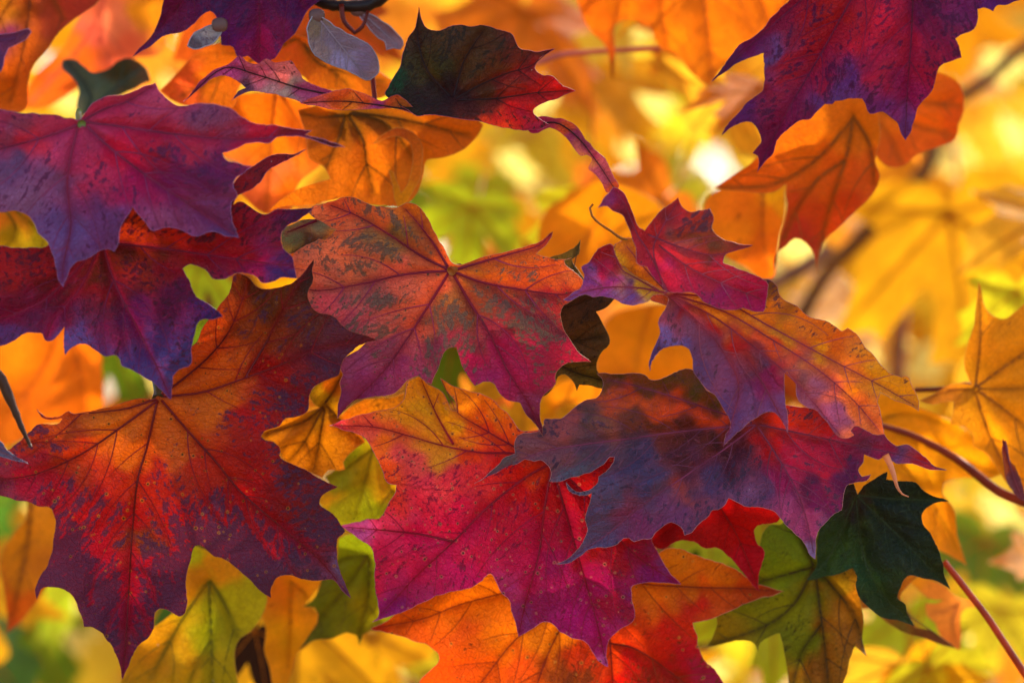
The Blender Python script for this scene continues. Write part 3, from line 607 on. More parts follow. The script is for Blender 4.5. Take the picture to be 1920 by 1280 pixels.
# K purple leaf top right
leaf("deep crimson purple maple leaf hanging into the top right corner, white dust specks on it", 1.215, (1705,-150),
 [dict(o=[(1480,0),(1460,20),(1445,35),(1430,55),(1412,70),(1385,85),(1368,108),(1352,130),(1333,153),(1358,135),(1380,121),(1402,110),(1431,100),(1433,130),(1430,168),(1402,193),(1385,212),(1368,231),(1352,254),(1378,236),(1400,228),(1415,233),(1425,248),(1426,268),(1411,286),(1421,292),(1424,305),(1422,324),(1431,305),(1450,285),(1456,263),(1480,240),(1500,226),(1520,222),(1535,205),(1545,195),(1560,195),(1566,185),(1567,160),(1570,148),(1571,125),(1577,127),(1574,150),(1566,160),(1555,190),(1580,187),(1600,184),(1615,187),(1625,200),(1632,213),(1655,210),(1670,220),(1685,232),(1690,250),(1697,262),(1707,245),(1715,220),(1722,200),(1740,180),(1750,165),(1755,140),(1770,120),(1803,108),(1800,92),(1791,72),(1800,65),(1825,55),(1832,38),(1833,18),(1850,16),(1862,22),(1868,12),(1890,8),(1915,-2),(1960,-40),(1980,-150),(1840,-220),(1700,-180),(1560,-200),(1500,-60)],
  c=[(1350,140,50,30,75),(1410,90,80,15,60),(1460,50,95,0,40,.5),(1440,110,70,50,100),(1440,180,100,0,40,.5),(1390,215,70,20,75),(1480,130,120,0,35,.6),(1430,290,85,5,50),(1480,220,90,5,55,.7),(1520,80,120,0,30,.6),(1560,20,130,0,20,.5),(1600,60,125,0,40,.4),(1540,150,110,0,45,.7),(1590,160,75,35,90,.5),(1570,190,70,40,95),(1650,130,130,5,50,.4),(1680,60,130,5,45,.4),(1640,200,85,30,85,.5),(1700,180,110,15,65,.4),(1697,240,80,45,95,.2),(1740,120,115,5,50,.5),(1740,20,80,20,60,.7),(1780,60,95,10,55,.5),(1820,30,85,25,70,.5),(1880,0,70,25,80,.4),(1650,-80,120,0,40)],
  v=[[(1705,-148),(1712,-40),(1708,80),(1702,160),(1697,255)],[(1700,-148),(1620,-40),(1540,100),(1470,220),(1425,312)],[(1698,-150),(1600,-80),(1480,20),(1340,148)],[(1712,-148),(1780,-60),(1850,-10),(1905,2)]])],
 matkw=dict(blotch=(66,6,50), vein_tint=(110,15,55), trans=.25, rough=.4, vein_amt=.3, streak=40), vcol=(95,15,50), scol=(110,20,60), gain=1.45, seed=31, curl=.003, fold=.0055, vein_r=2.0, margin_c=(130,60,100))

# L purple leaf top left
leaf("plum maple leaf cut by the top edge, left of the two grey seed wings", 1.275, (470,-150),
 [dict(o=[(308,0),(300,35),(281,72),(262,92),(249,107),(275,92),(295,75),(312,66),(344,60),(365,42),(378,28),(394,20),(406,30),(412,50),(414,84),(437,88),(447,108),(465,105),(484,119),(500,113),(515,108),(534,81),(553,62),(565,40),(578,18),(610,-5),(640,-40),(560,-130),(470,-170),(360,-120)],
  c=[(330,30,90,20,65),(285,80,60,25,75),(400,10,65,15,65,.5),(450,40,85,12,70,.5),(480,90,105,10,60,.4),(520,60,100,10,65),(560,20,75,15,70,.5),(430,70,75,20,85),(360,50,95,20,65)],
  v=[[(470,-148),(480,-60),(487,30),(486,115)],[(465,-148),(390,-60),(310,40),(252,104)],[(475,-148),(540,-60),(572,15)]])],
 matkw=dict(blotch=(50,20,65), vein_tint=(110,10,45), trans=.25, rough=.45), vcol=(100,12,45), seed=37, curl=.002, fold=.0055, vein_r=2.0, margin_c=(120,60,100), spacing=7)

# T curled leaf at the top centre, seen nearly edge on
leaf("curled maple leaf at the top centre with a dark green raised lobe turning red", 1.255, (790,205),
 [dict(o=[(786,14),(782,42),(775,60),(763,76),(756,95),(751,118),(742,138),(731,157),(722,175),(735,188),(750,197),(762,205),(781,216),(810,214),(841,219),(870,224),(890,226),(930,236),(981,245),(1010,243),(1030,236),(1000,212),(1004,203),(1020,192),(1047,184),(1062,176),(1080,171),(1070,167),(1056,161),(1037,144),(1012,138),(1003,128),(1010,112),(1022,102),(1040,92),(1022,95),(1003,98),(985,94),(972,90),(966,78),(956,62),(935,56),(909,48),(885,50),(860,47),(840,51),(825,58),(808,56),(796,50),(790,35)],
  c=[(786,25,90,60,50),(790,70,45,30,5),(830,80,60,40,5,.6),(900,70,55,35,5,.5),(960,100,70,25,5),(1010,100,60,20,0),(790,120,50,42,5,.6),(740,160,20,50,30),(760,180,30,20,5),(820,130,50,45,5,.6),(880,120,65,42,5,.5),(940,130,78,42,5,.5),(970,150,105,26,5),(1000,150,125,20,10),(900,170,65,35,10),(850,180,22,5,2),(800,180,25,5,2),(820,205,35,8,5),(880,200,60,20,8),(930,190,85,25,10),(960,210,150,15,10),(1040,165,160,20,15),(1000,180,140,25,20),(1010,230,130,20,50),(920,232,180,60,10)],
  v=[[(855,185),(900,160),(950,138),(1000,122),(1030,96)],[(850,182),(862,140),(872,110),(905,60)],[(845,182),(800,130),(783,70),(785,25)],[(860,188),(930,185),(1000,175),(1070,170)]]),
  dict(name='folded_lobe', d=.003, label='thin pink lobe seen edge on with a grey patch',
   o=[(344,191),(362,170),(378,150),(402,131),(425,122),(440,112),(450,106),(465,118),(485,121),(500,111),(520,119),(545,115),(558,132),(572,150),(600,165),(640,176),(610,190),(570,194),(550,186),(525,179),(500,174),(475,171),(455,176),(436,188),(447,172),(462,165),(440,148),(418,142),(398,148),(375,165)],
   c=[(350,185,100,40,70),(390,145,150,60,100),(440,125,165,65,110),(480,140,180,80,105),(500,160,145,110,115),(530,140,205,110,110),(540,170,140,120,120),(590,175,160,70,110),(440,185,60,40,60),(620,180,150,60,110)], v=[[(630,180),(560,165),(480,140),(420,128),(352,184)]], kw=dict(side_sp=40, curl=.0, fold=.002)),
  dict(name='folded_lobe', d=-.003, label='narrow rust orange lobe seen edge on',
   o=[(563,194),(585,184),(610,176),(635,170),(655,168),(680,175),(700,184),(715,188),(745,177),(758,184),(770,196),(785,214),(765,210),(745,204),(700,204),(660,206),(620,204),(590,198)],
   c=[(580,190,200,90,90),(640,185,185,75,30),(690,192,190,85,20),(650,200,200,110,25),(745,190,175,75,20),(770,205,150,80,25),(710,187,150,60,120)], v=[[(780,208),(700,196),(640,190),(570,193)]], kw=dict(side_sp=25, curl=0, fold=.001, wave=.001)),
  dict(name='folded_lobe', d=.004, label='long twisted mauve lobe running down to the right',
   o=[(981,232),(1003,222),(1020,218),(1040,222),(1056,223),(1075,232),(1087,243),(1095,257),(1103,268),(1120,284),(1136,298),(1142,315),(1150,330),(1160,350),(1155,358),(1138,360),(1130,346),(1115,326),(1104,316),(1110,300),(1100,290),(1090,292),(1078,280),(1065,262),(1050,248),(1030,240),(1010,249),(995,249)],
   c=[(1000,240,145,40,85),(1040,232,150,50,75),(1060,240,180,80,50),(1080,265,135,55,90),(1110,290,140,40,75),(1100,300,185,120,70),(1130,325,150,70,90),(1150,350,185,80,50)], v=[[(990,240),(1040,230),(1080,255),(1120,305),(1152,354)]], kw=dict(side_sp=0, curl=.0, fold=.001, wave=.001))],
 matkw=dict(blotch=(30,22,8), vein_tint=(60,15,20), trans=.2, rough=.45, vein_amt=.3), vcol=(35,10,10), gain=1.25, seed=41, curl=.002, fold=.0055, vein_r=1.8, margin_c=(170,80,100), spacing=4.5)

# J dark olive leaf behind D
leaf("dark olive brown maple leaf in shade behind the right edge of the salmon leaf", 1.262, (1010,640),
 [dict(o=[(1088,450),(1075,466),(1055,476),(1030,484),(1000,520),(960,600),(960,690),(1000,745),(1022,742),(1038,722),(1046,706),(1060,702),(1075,714),(1083,733),(1088,720),(1110,723),(1130,728),(1160,724),(1160,712),(1122,700),(1118,685),(1127,660),(1142,645),(1140,625),(1128,605),(1117,584),(1138,575),(1152,560),(1120,550),(1100,530),(1088,512),(1075,495),(1072,486),(1085,475)],
  c=[(1070,480,70,55,10),(1080,620,55,36,5),(1100,650,50,34,4),(1120,715,70,58,8),(1050,690,62,48,6),(1110,580,40,26,4),(1000,600,60,30,10)],
  v=[[(1010,640),(1060,560),(1086,455)],[(1010,642),(1070,640),(1130,630)],[(1012,645),(1060,690),(1150,718)]])],
 matkw=dict(blotch=(30,20,5), vein_tint=(45,30,5), trans=.15, rough=.5), vcol=(45,30,8), gain=2.6, seed=43, curl=.001, fold=.002, vein_r=1.6, margin_c=(110,100,50), spacing=6)

# Q dark green leaf
leaf("very dark green maple leaf at the lower right, lying over an olive leaf", 1.272, (1606,930),
 [dict(o=[(1601,908),(1607,927),(1620,911),(1640,898),(1665,884),(1662,898),(1686,902),(1717,905),(1726,917),(1751,930),(1780,938),(1765,940),(1751,943),(1734,953),(1727,967),(1731,982),(1742,998),(1757,1024),(1766,1050),(1770,1074),(1783,1104),(1764,1092),(1750,1086),(1732,1083),(1701,1080),(1690,1100),(1682,1120),(1698,1133),(1701,1149),(1714,1174),(1689,1163),(1667,1161),(1645,1152),(1626,1135),(1611,1117),(1604,1095),(1606,1080),(1600,1063),(1576,1073),(1551,1079),(1529,1085),(1513,1086),(1529,1067),(1532,1040),(1535,1000),(1550,960),(1575,915)],
  c=[(1600,940,25,8,2),(1580,1000,30,45,8),(1580,1050,28,45,15),(1560,1060,35,50,13),(1660,940,12,20,1),(1650,1030,18,28,3),(1700,1040,14,24,2),(1620,1080,22,42,20),(1640,1120,25,40,18),(1690,1145,35,42,17),(1680,1000,14,18,1),(1750,1070,16,26,2)],
  v=[[(1605,932),(1612,1000),(1625,1060),(1660,1120),(1710,1168)],[(1603,932),(1580,990),(1550,1050),(1518,1084)],[(1608,930),(1680,1000),(1740,1060),(1780,1100)],[(1608,928),(1680,935),(1775,938)]])],
 matkw=dict(blotch=(10,16,6), vein_tint=(60,70,35), trans=.15, rough=.4, vein_amt=.2), vcol=(45,55,28), gain=1.5, seed=47, curl=.002, fold=.0055, vein_r=1.4, margin_c=(60,70,45), spacing=6)

# R olive leaf
leaf("olive green maple leaf with darker veins, partly under the dark green leaf", 1.300, (1528,1062),
 [dict(o=[(1428,1000),(1440,985),(1462,983),(1480,970),(1560,960),(1620,1000),(1640,1060),(1612,1120),(1618,1150),(1618,1180),(1616,1200),(1627,1230),(1612,1220),(1602,1212),(1592,1240),(1588,1262),(1570,1300),(1520,1330),(1484,1300),(1476,1250),(1470,1220),(1462,1186),(1442,1193),(1425,1203),(1422,1220),(1415,1206),(1400,1200),(1365,1203),(1326,1213),(1338,1190),(1346,1168),(1340,1140),(1400,1080),(1420,1050)],
  c=[(1450,1010,99,121,8,.2),(1480,1060,104,123,8,.3),(1420,1130,99,104,5,.3),(1360,1180,114,99,8,.3),(1500,1130,104,110,8,.3),(1560,1100,133,104,15,.3),(1590,1130,156,104,20,.2),(1580,1180,118,77,15,.5),(1500,1200,95,104,6,.4),(1540,1250,109,71,12,.5),(1550,1070,66,88,10,.4)],
  v=[[(1528,1064),(1535,1120),(1545,1200),(1555,1300)],[(1526,1060),(1500,1010),(1475,975)],[(1525,1064),(1490,1130),(1440,1170),(1335,1208)],[(1530,1064),(1570,1110),(1600,1150),(1622,1222)],[(1540,1170),(1505,1220),(1485,1290)],[(1524,1062),(1480,1075),(1425,1090)]])],
 matkw=dict(blotch=(60,55,8), vein_tint=(60,45,10), trans=.4, rough=.5, vein_amt=.5), vcol=(58,42,10), gain=1.35, seed=53, curl=.002, fold=.0055, vein_r=2.2, margin_c=(140,130,40), spacing=7)

# U small yellow leaf between C and E
leaf("small amber maple leaf with dark veins between the biggest leaf and the spotted pink one", 1.300, (608,758),
 [dict(o=[(580,740),(588,725),(606,710),(636,690),(660,700),(650,740),(640,765),(640,778),(660,760),(690,748),(740,744),(760,735),(758,752),(740,770),(700,785),(670,800),(685,828),(669,838),(655,850),(644,866),(648,880),(637,882),(615,882),(605,895),(570,880),(540,868),(526,848),(512,828),(495,825),(487,815),(497,805),(525,795),(545,780),(575,772),(600,765),(588,756)],
  c=[(590,735,110,90,15),(620,720,190,105,10),(560,800,195,125,8,.1),(610,830,190,125,8,.1),(660,790,200,110,10,.1),(500,815,200,130,20),(720,760,215,140,15),(580,860,190,120,8),(605,750,190,150,20)],
  v=[[(606,762),(570,790),(500,812)],[(606,764),(570,830),(545,860)],[(609,766),(600,820),(590,876)],[(612,760),(650,800),(680,828)],[(610,754),(628,730),(640,700)]])],
 matkw=dict(blotch=(150,85,5), vein_tint=(110,60,8), trans=.45, rough=.5, vein_amt=.6), vcol=(95,55,12), seed=59, curl=.001, fold=.0055, vein_r=2.2, side_sp=70, margin_c=(210,160,60), spacing=7,
 stalk=([(608,758),(604,750),(590,738),(560,700)], 5, (60,35,10), (0, .03)))
# ------------------------------------------------------------------ softer leaves just behind
def soft(label, depth, base, o, cols, v=(), vcol=(120,60,15), seed=1, blotch=(150,70,10), trans=.5, stalk=None, **kw):
    cols = [c if len(c) > 5 else tuple(c) + (.12,) for c in cols]
    return leaf(label, depth, base, [dict(o=o, c=cols, v=list(v))], matkw=dict(blotch=blotch, trans=trans, rough=.5, sat_trans=1.0, vein_tint=vcol, vein_amt=.5),
                vcol=vcol, seed=seed, spacing=kw.pop('spacing', 11), side_sp=kw.pop('side_sp', 80), vein_r=kw.pop('vein_r', 2.4), curl=kw.pop('curl', .006), fold=.005,
                margin_c=kw.pop('margin_c', (200,140,60)), stalk=stalk, **kw)

soft("soft olive and gold maple leaf just below the small amber leaf", 1.33, (700,840),
 [(610,895),(630,880),(646,862),(655,845),(672,832),(700,810),(760,800),(780,900),(740,960),(700,1000),(640,990),(625,965),(598,940),(606,915),(618,905)],
 [(640,900,133,140,10),(660,870,128,134,10),(690,890,190,156,10),(720,890,204,156,20),(640,950,142,140,20),(690,960,133,140,5),(605,935,209,156,15)], [[(700,840),(685,900),(668,960)],[(700,840),(660,870),(612,900)],[(702,842),(730,900),(740,950)]], vcol=(120,105,10), seed=61)
soft("plain olive green maple leaf below the small amber leaf, between the two big red leaves", 1.34, (690,1040),
 [(635,1010),(650,1002),(690,1000),(760,1010),(780,1120),(730,1180),(695,1182),(680,1190),(673,1210),(669,1188),(650,1183),(625,1196),(590,1200),(560,1218),(580,1190),(596,1170),(598,1150),(590,1138),(567,1137),(585,1126),(598,1105),(603,1086),(625,1070),(632,1040)],
 [(650,1040,128,143,8),(700,1060,123,138,5),(640,1120,112,120,2),(600,1130,99,109,5),(590,1190,90,97,10),(680,1150,133,128,3),(640,1170,114,120,5)], [[(690,1040),(650,1100),(600,1160),(565,1214)],[(692,1042),(690,1120),(672,1200)],[(688,1040),(640,1050),(600,1090)]], vcol=(90,80,5), seed=67, blotch=(100,85,5))
soft("yellow green maple leaf with dark green centre vein under the biggest leaf, bottom left", 1.33, (392,1085),
 [(366,1022),(385,1030),(420,1045),(460,1075),(500,1112),(492,1150),(470,1185),(452,1196),(440,1220),(442,1260),(448,1330),(350,1380),(250,1330),(225,1290),(240,1240),(270,1190),(330,1140),(340,1080),(350,1040)],
 [(370,1040,166,172,15),(400,1050,204,138,15),(430,1060,213,149,20),(360,1090,190,126,20),(420,1110,161,161,10),(470,1120,175,172,20),(400,1180,142,149,8),(440,1170,161,155,10),(340,1230,180,138,8),(290,1220,190,132,15),(400,1260,161,149,5),(330,1260,180,143,10)],
 [[(392,1088),(395,1150),(397,1220),(398,1330)],[(394,1088),(420,1130),(445,1190)],[(390,1090),(330,1180),(285,1270)],[(395,1200),(370,1240),(355,1280)]], vcol=(90,85,10), seed=71, blotch=(150,120,5))
soft("small amber maple leaf with pointed lobes between the yellow green leaf and the olive leaf", 1.36, (545,1090),
 [(512,1090),(520,1070),(600,1075),(605,1090),(590,1110),(572,1130),(585,1140),(597,1150),(596,1170),(590,1190),(575,1212),(556,1225),(548,1260),(535,1300),(515,1290),(505,1250),(495,1215),(498,1180),(490,1140)],
 [(530,1100,225,125,30),(580,1100,225,150,30),(570,1150,225,150,15),(540,1190,215,155,10),(520,1240,220,150,15)], [[(545,1090),(545,1150),(540,1250)],[(545,1090),(570,1110),(590,1150)]], vcol=(190,110,10), seed=73)
soft("out of focus ochre maple leaf with orange pointed tip at the lower left edge", 1.42, (60,930),
 [(50,925),(90,925),(105,960),(110,1020),(100,1080),(75,1120),(55,1145),(40,1162),(13,1186),(14,1155),(8,1100),(0,1060),(5,1030),(25,1000),(48,972),(54,945)],
 [(80,960,205,135,30),(40,1020,200,130,35),(50,1080,205,130,20),(40,1130,200,100,30),(15,1175,200,90,40),(80,1060,195,120,15)], [[(60,930),(50,1030),(15,1180)]], seed=79)
soft("blurred orange maple leaf between the dark indigo leaf and the big red leaf", 1.50, (120,600),
 [(-60,610),(0,600),(80,590),(150,600),(185,640),(192,700),(190,760),(150,790),(80,800),(30,830),(-60,850),(-80,720)],
 [(20,680,215,130,20),(60,690,222,125,30),(130,690,225,122,40),(160,720,220,120,35),(60,740,190,100,10),(20,780,185,100,15),(100,780,210,110,50)], [[(120,600),(80,690),(0,800)],[(125,600),(150,700),(160,780)]], vcol=(200,90,15), seed=83)
soft("golden maple leaf with radiating brown veins at the right edge", 1.325, (1829,728),
 [(1836,529),(1832,570),(1824,616),(1813,650),(1809,684),(1817,712),(1822,722),(1807,720),(1779,722),(1752,740),(1722,751),(1748,758),(1770,752),(1788,754),(1787,775),(1784,794),(1811,801),(1825,814),(1826,834),(1842,844),(1857,856),(1873,881),(1889,906),(1903,924),(1950,930),(2040,860),(2080,720),(2000,580),(1940,560),(1887,597),(1862,592),(1845,570),(1840,545)],
 [(1835,560,200,140,15),(1850,640,215,140,15),(1880,620,215,145,12),(1830,700,205,140,30),(1760,740,200,130,60),(1830,780,210,145,40),(1890,700,218,145,10),(1890,780,218,145,12),(1850,830,215,145,45),(1890,880,215,140,40),(1980,720,220,150,20)],
 [[(1829,726),(1838,640),(1837,535)],[(1833,724),(1880,690),(1950,640)],[(1834,728),(1900,728),(2050,720)],[(1833,731),(1880,765),(1960,830)],[(1829,733),(1850,800),(1900,915)],[(1824,728),(1780,732),(1730,750)]], vcol=(150,80,15), seed=89, vein_r=2.6, spacing=9,
 stalk=([(1829,728),(1812,722),(1780,728),(1717,731)], 6, (120,45,15), (.002, .03)))
soft("wide egg yellow maple leaf at the right with a long brown stalk crossing it", 1.365, (1640,790),
 [(1600,740),(1640,735),(1700,755),(1760,778),(1810,805),(1850,850),(1882,889),(1850,898),(1800,896),(1770,905),(1767,925),(1790,955),(1794,1000),(1813,1060),(1780,1040),(1740,1020),(1700,970),(1640,960),(1590,940),(1570,880),(1580,800)],
 [(1670,770,222,150,10),(1750,810,228,155,8),(1680,870,225,155,8),(1640,880,215,145,20),(1760,870,230,160,10),(1830,870,230,155,20),(1770,960,222,140,15),(1790,1030,225,145,15)],
 [[(1640,790),(1720,830),(1870,885)],[(1640,795),(1700,880),(1760,960),(1808,1050)],[(1640,790),(1700,775),(1790,800)]], vcol=(195,125,10), seed=97)
soft("rusty orange maple leaf with olive midrib under the crimson purple leaf, top right", 1.335, (1600,215),
 [(1470,240),(1530,190),(1600,170),(1640,200),(1650,260),(1640,300),(1650,330),(1635,365),(1605,395),(1575,425),(1548,448),(1537,470),(1533,520),(1526,478),(1512,455),(1490,446),(1474,460),(1455,478),(1452,510),(1462,450),(1474,400),(1474,345),(1450,360),(1400,360),(1340,352),(1380,325),(1420,295)],
 [(1560,240,220,130,50),(1500,260,212,115,40),(1620,250,220,130,45),(1430,330,205,100,35),(1500,330,210,105,40),(1560,330,208,100,38),(1610,330,205,95,40),(1510,400,190,75,40),(1580,390,195,75,40),(1500,440,175,60,45),(1533,490,170,60,35)],
 [[(1600,215),(1588,290),(1565,360),(1545,430),(1533,510)],[(1598,225),(1530,300),(1450,345),(1350,352)],[(1585,300),(1530,340),(1480,420),(1454,500)],[(1600,220),(1630,270),(1640,350)]], vcol=(130,70,10), seed=101, spacing=9, vein_r=3)
soft("peach orange maple leaf behind the lowest tip of the crimson purple leaf", 1.37, (1620,190),
 [(1560,150),(1640,120),(1740,130),(1800,160),(1806,208),(1797,235),(1792,262),(1760,275),(1720,290),(1695,312),(1660,312),(1640,290),(1600,250)],
 [(1680,200,225,125,50),(1640,180,225,130,60),(1740,220,220,110,50),(1780,240,205,90,45),(1690,290,215,105,55)], [[(1620,190),(1700,230),(1790,255)],[(1620,190),(1720,190),(1800,200)],[(1620,192),(1670,260),(1690,305)]], vcol=(160,80,20), seed=103)
soft("big burnt orange maple leaf across the top with its tip over a thin stalk", 1.42, (1300,-150),
 [(1070,-60),(1085,10),(1105,55),(1135,85),(1143,110),(1148,152),(1153,110),(1154,50),(1180,35),(1215,50),(1240,95),(1262,98),(1290,130),(1330,165),(1360,120),(1400,90),(1430,60),(1470,20),(1500,-80),(1400,-180),(1200,-190)],
 [(1100,30,210,110,30),(1145,100,185,85,20),(1160,20,208,118,30),(1250,30,212,122,35),(1300,60,212,122,35),(1340,130,216,128,40),(1400,60,216,122,38),(1200,10,200,100,20)], [[(1300,-148),(1180,-40),(1150,60),(1148,145)],[(1300,-148),(1320,0),(1335,150)],[(1290,-148),(1240,0),(1250,90)],[(1310,-148),(1400,-60),(1440,40)]], vcol=(170,70,10), seed=107)
soft("amber maple leaf with dark olive veins below the curled top leaf", 1.315, (650,215),
 [(560,208),(600,196),(660,196),(760,205),(840,212),(890,222),(905,235),(888,262),(870,280),(850,290),(820,298),(800,300),(792,330),(783,362),(765,382),(740,387),(690,383),(640,372),(590,384),(530,388),(505,396),(530,370),(570,350),(620,335),(610,315),(580,295),(575,260)],
 [(590,230,205,115,30),(650,230,130,80,10),(700,225,120,75,8),(740,230,140,80,5),(620,280,170,95,25),(680,280,185,100,15),(730,270,200,110,5),(820,250,205,110,5),(870,250,205,110,15),(740,330,205,120,3),(650,350,205,115,3),(560,370,205,115,5),(700,370,190,105,5)],
 [[(648,215),(635,260),(612,312)],[(652,215),(680,260),(688,310),(700,360)],[(655,213),(720,230),(780,300)],[(660,210),(760,225),(880,255)],[(645,216),(600,220),(565,212)]], vcol=(95,60,10), seed=109, spacing=8, vein_r=3)
soft("curled strip of the golden leaf under the top leaf, bent round like a hook", 1.295, (760,380),
 [(700,270),(720,250),(745,240),(770,246),(787,262),(793,290),(790,320),(780,350),(762,378),(745,388),(738,370),(735,340),(728,318),(738,322),(748,345),(752,362),(765,345),(772,320),(775,290),(765,265),(745,255),(722,260)],
 [(740,250,190,100,5),(785,290,200,115,10),(760,360,210,150,50),(735,330,205,140,50)], [], seed=113, side_sp=0, spacing=7)
soft("light orange maple leaf behind the curled tips of the dull purple leaf", 1.36, (520,150),
 [(395,200),(420,185),(500,175),(560,190),(590,200),(575,240),(580,280),(600,310),(560,345),(545,390),(495,400),(450,360),(470,330),(440,300),(415,290),(400,250)],
 [(440,220,220,120,30),(500,210,225,125,40),(550,230,215,110,45),(520,280,225,130,50),(520,330,215,110,70),(480,360,200,95,60),(540,360,215,110,50)], [[(520,160),(510,240),(505,330),(500,395)],[(520,160),(560,230),(590,300)]], vcol=(190,90,20), seed=127)
soft("ochre maple leaf with thin dark vein between the plum leaf and a curled pink lobe", 1.335, (560,70),
 [(330,140),(370,100),(420,80),(480,100),(520,85),(545,65),(580,75),(640,110),(700,130),(735,150),(725,178),(700,185),(640,170),(590,165),(560,140),(500,150),(450,160),(440,200),(380,205),(330,190),(300,170)],
 [(400,120,205,110,10),(470,130,205,105,10),(540,90,225,100,25),(580,120,205,110,10),(650,140,195,110,10),(700,150,190,105,15),(350,160,215,95,60),(400,180,215,120,15),(330,150,200,90,30)], [[(560,72),(600,120),(720,150)],[(556,72),(480,110),(340,180)],[(560,74),(620,130),(660,165)]], vcol=(120,75,10), seed=131)
soft("blurred salmon pink maple leaf glowing at the top left", 1.46, (200,-40),
 [(80,-20),(150,30),(110,100),(60,150),(40,205),(90,200),(140,170),(170,150),(200,150),(250,110),(300,100),(320,30),(310,-40),(200,-80)],
 [(210,50,240,135,100),(170,60,235,110,90),(130,90,225,125,60),(80,150,210,100,50),(230,100,225,110,80),(280,20,220,150,40),(160,110,225,110,50)], [[(200,-30),(170,60),(60,190)],[(200,-30),(190,60),(210,130)]], vcol=(210,90,60), seed=137)
soft("folded brown orange maple leaf in the top left corner with a violet rim", 1.33, (60,-60),
 [(-60,-60),(60,-90),(200,-40),(187,0),(165,18),(140,35),(110,60),(90,90),(65,120),(52,160),(46,205),(0,215),(-40,190),(-60,90)],
 [(20,20,175,110,15),(60,20,150,70,20),(80,30,165,70,50),(130,10,150,55,45),(60,90,180,90,5),(20,130,185,90,5),(40,170,190,95,5),(10,180,180,95,15),(0,60,120,50,80)], [[(60,-50),(50,60),(20,190)],[(62,-50),(100,0),(120,40)],[(58,-50),(10,20),(-30,90)]], vcol=(130,60,15), seed=139, blotch=(140,60,10))
soft("narrow violet lobe curling along the left edge above the dull purple leaf", 1.30, (-30,75),
 [(-60,70),(0,66),(28,62),(52,54),(58,58),(48,72),(30,82),(15,90),(8,108),(3,132),(-30,150),(-60,120)],
 [(10,75,100,45,80),(45,62,120,60,70),(5,110,75,50,100)], [[(-30,75),(20,74),(52,58)]], vcol=(90,40,80), seed=149, side_sp=0, trans=.25, margin_c=(150,120,170))
soft("small grey green maple leaf standing behind the stalk of the dull purple leaf", 1.37, (205,215),
 [(148,222),(144,198),(148,175),(142,155),(128,140),(115,125),(118,112),(140,112),(158,124),(172,136),(190,136),(204,130),(217,116),(240,110),(262,118),(276,130),(282,152),(240,172),(200,185),(180,195),(160,215)],
 [(130,120,85,90,85),(160,160,80,95,80),(180,175,75,95,80),(230,130,55,50,10),(240,150,70,60,35),(270,145,85,60,40),(150,210,110,120,100)], [[(160,215),(170,180),(128,118)],[(162,214),(210,170),(262,130)]], vcol=(60,70,55), seed=151, blotch=(55,60,40), trans=.15, margin_c=(90,90,80), spacing=7)
soft("olive and yellow maple leaf in the gap between two purple leaves, left edge", 1.335, (20,380),
 [(-40,380),(40,385),(70,400),(95,440),(110,475),(60,480),(-40,480)],
 [(10,410,204,121,15),(50,410,185,121,5),(60,440,133,121,5),(20,450,152,126,5),(80,450,123,110,5)], [[(0,380),(30,430),(10,470)],[(10,380),(60,420),(90,460)]], vcol=(110,80,5), seed=157)
soft("rust brown maple leaf beside the olive one, behind the dark green leaf", 1.335, (1620,1110),
 [(1600,1060),(1660,1040),(1720,1080),(1700,1100),(1685,1118),(1705,1150),(1715,1175),(1745,1180),(1765,1195),(1793,1215),(1765,1208),(1730,1195),(1690,1182),(1660,1165),(1630,1140),(1610,1140)],
 [(1690,1110,150,90,20),(1720,1160,145,80,15),(1690,1170,105,90,10),(1760,1200,110,60,15),(1640,1130,165,100,20)], [[(1620,1112),(1700,1150),(1788,1212)]], vcol=(100,55,10), seed=163, trans=.35)
soft("pale peach maple leaf curling behind the dark green leaf, lower right", 1.38, (1790,1128),
 [(1700,1085),(1712,1078),(1740,1084),(1772,1098),(1790,1118),(1830,1128),(1836,1138),(1812,1138),(1800,1160),(1802,1190),(1800,1218),(1780,1212),(1760,1185),(1754,1168),(1738,1155),(1735,1130),(1755,1130),(1770,1124),(1742,1122),(1722,1105)],
 [(1720,1090,235,160,60),(1760,1100,225,145,75),(1770,1150,225,145,75),(1790,1190,215,130,70),(1745,1140,225,150,80)], [[(1800,1130),(1770,1145),(1745,1150)],[(1795,1132),(1785,1170),(1795,1210)]], vcol=(200,110,40), seed=167)
soft("orange maple leaf tongue between the folded red lobe and the rusty leaf", 1.40, (1420,330),
 [(1340,360),(1400,345),(1450,345),(1475,350),(1472,400),(1462,440),(1455,480),(1450,520),(1430,525),(1400,500),(1360,480),(1330,420),(1320,385)],
 [(1400,380,225,125,15),(1440,400,230,130,15),(1450,370,240,175,20),(1430,460,220,115,25),(1380,440,235,140,20)], [[(1430,350),(1430,430),(1440,510)]], vcol=(200,100,20), seed=173)
soft("blurred amber maple leaf behind the folded lobes right of the centre", 1.50, (1150,330),
 [(1020,400),(1060,370),(1120,340),(1200,360),(1260,400),(1230,470),(1180,500),(1130,520),(1080,560),(1040,500),(1010,470)],
 [(1080,430,230,150,25),(1130,400,232,155,20),(1050,460,225,140,30),(1200,440,235,160,20),(1120,480,215,135,10)], [[(1150,345),(1110,430),(1060,520)]], vcol=(205,115,15), seed=179)
soft("blurred apricot maple leaf seen through the gap below the violet turned-up lobe", 1.52, (1220,560),
 [(1120,640),(1150,590),(1200,575),(1280,570),(1330,620),(1320,700),(1260,730),(1200,740),(1120,720)],
 [(1160,640,232,150,25),(1200,670,235,155,35),(1260,680,235,150,25),(1180,700,225,140,15),(1220,610,225,150,40)], [[(1220,575),(1200,650),(1190,720)]], vcol=(205,120,20), seed=181)
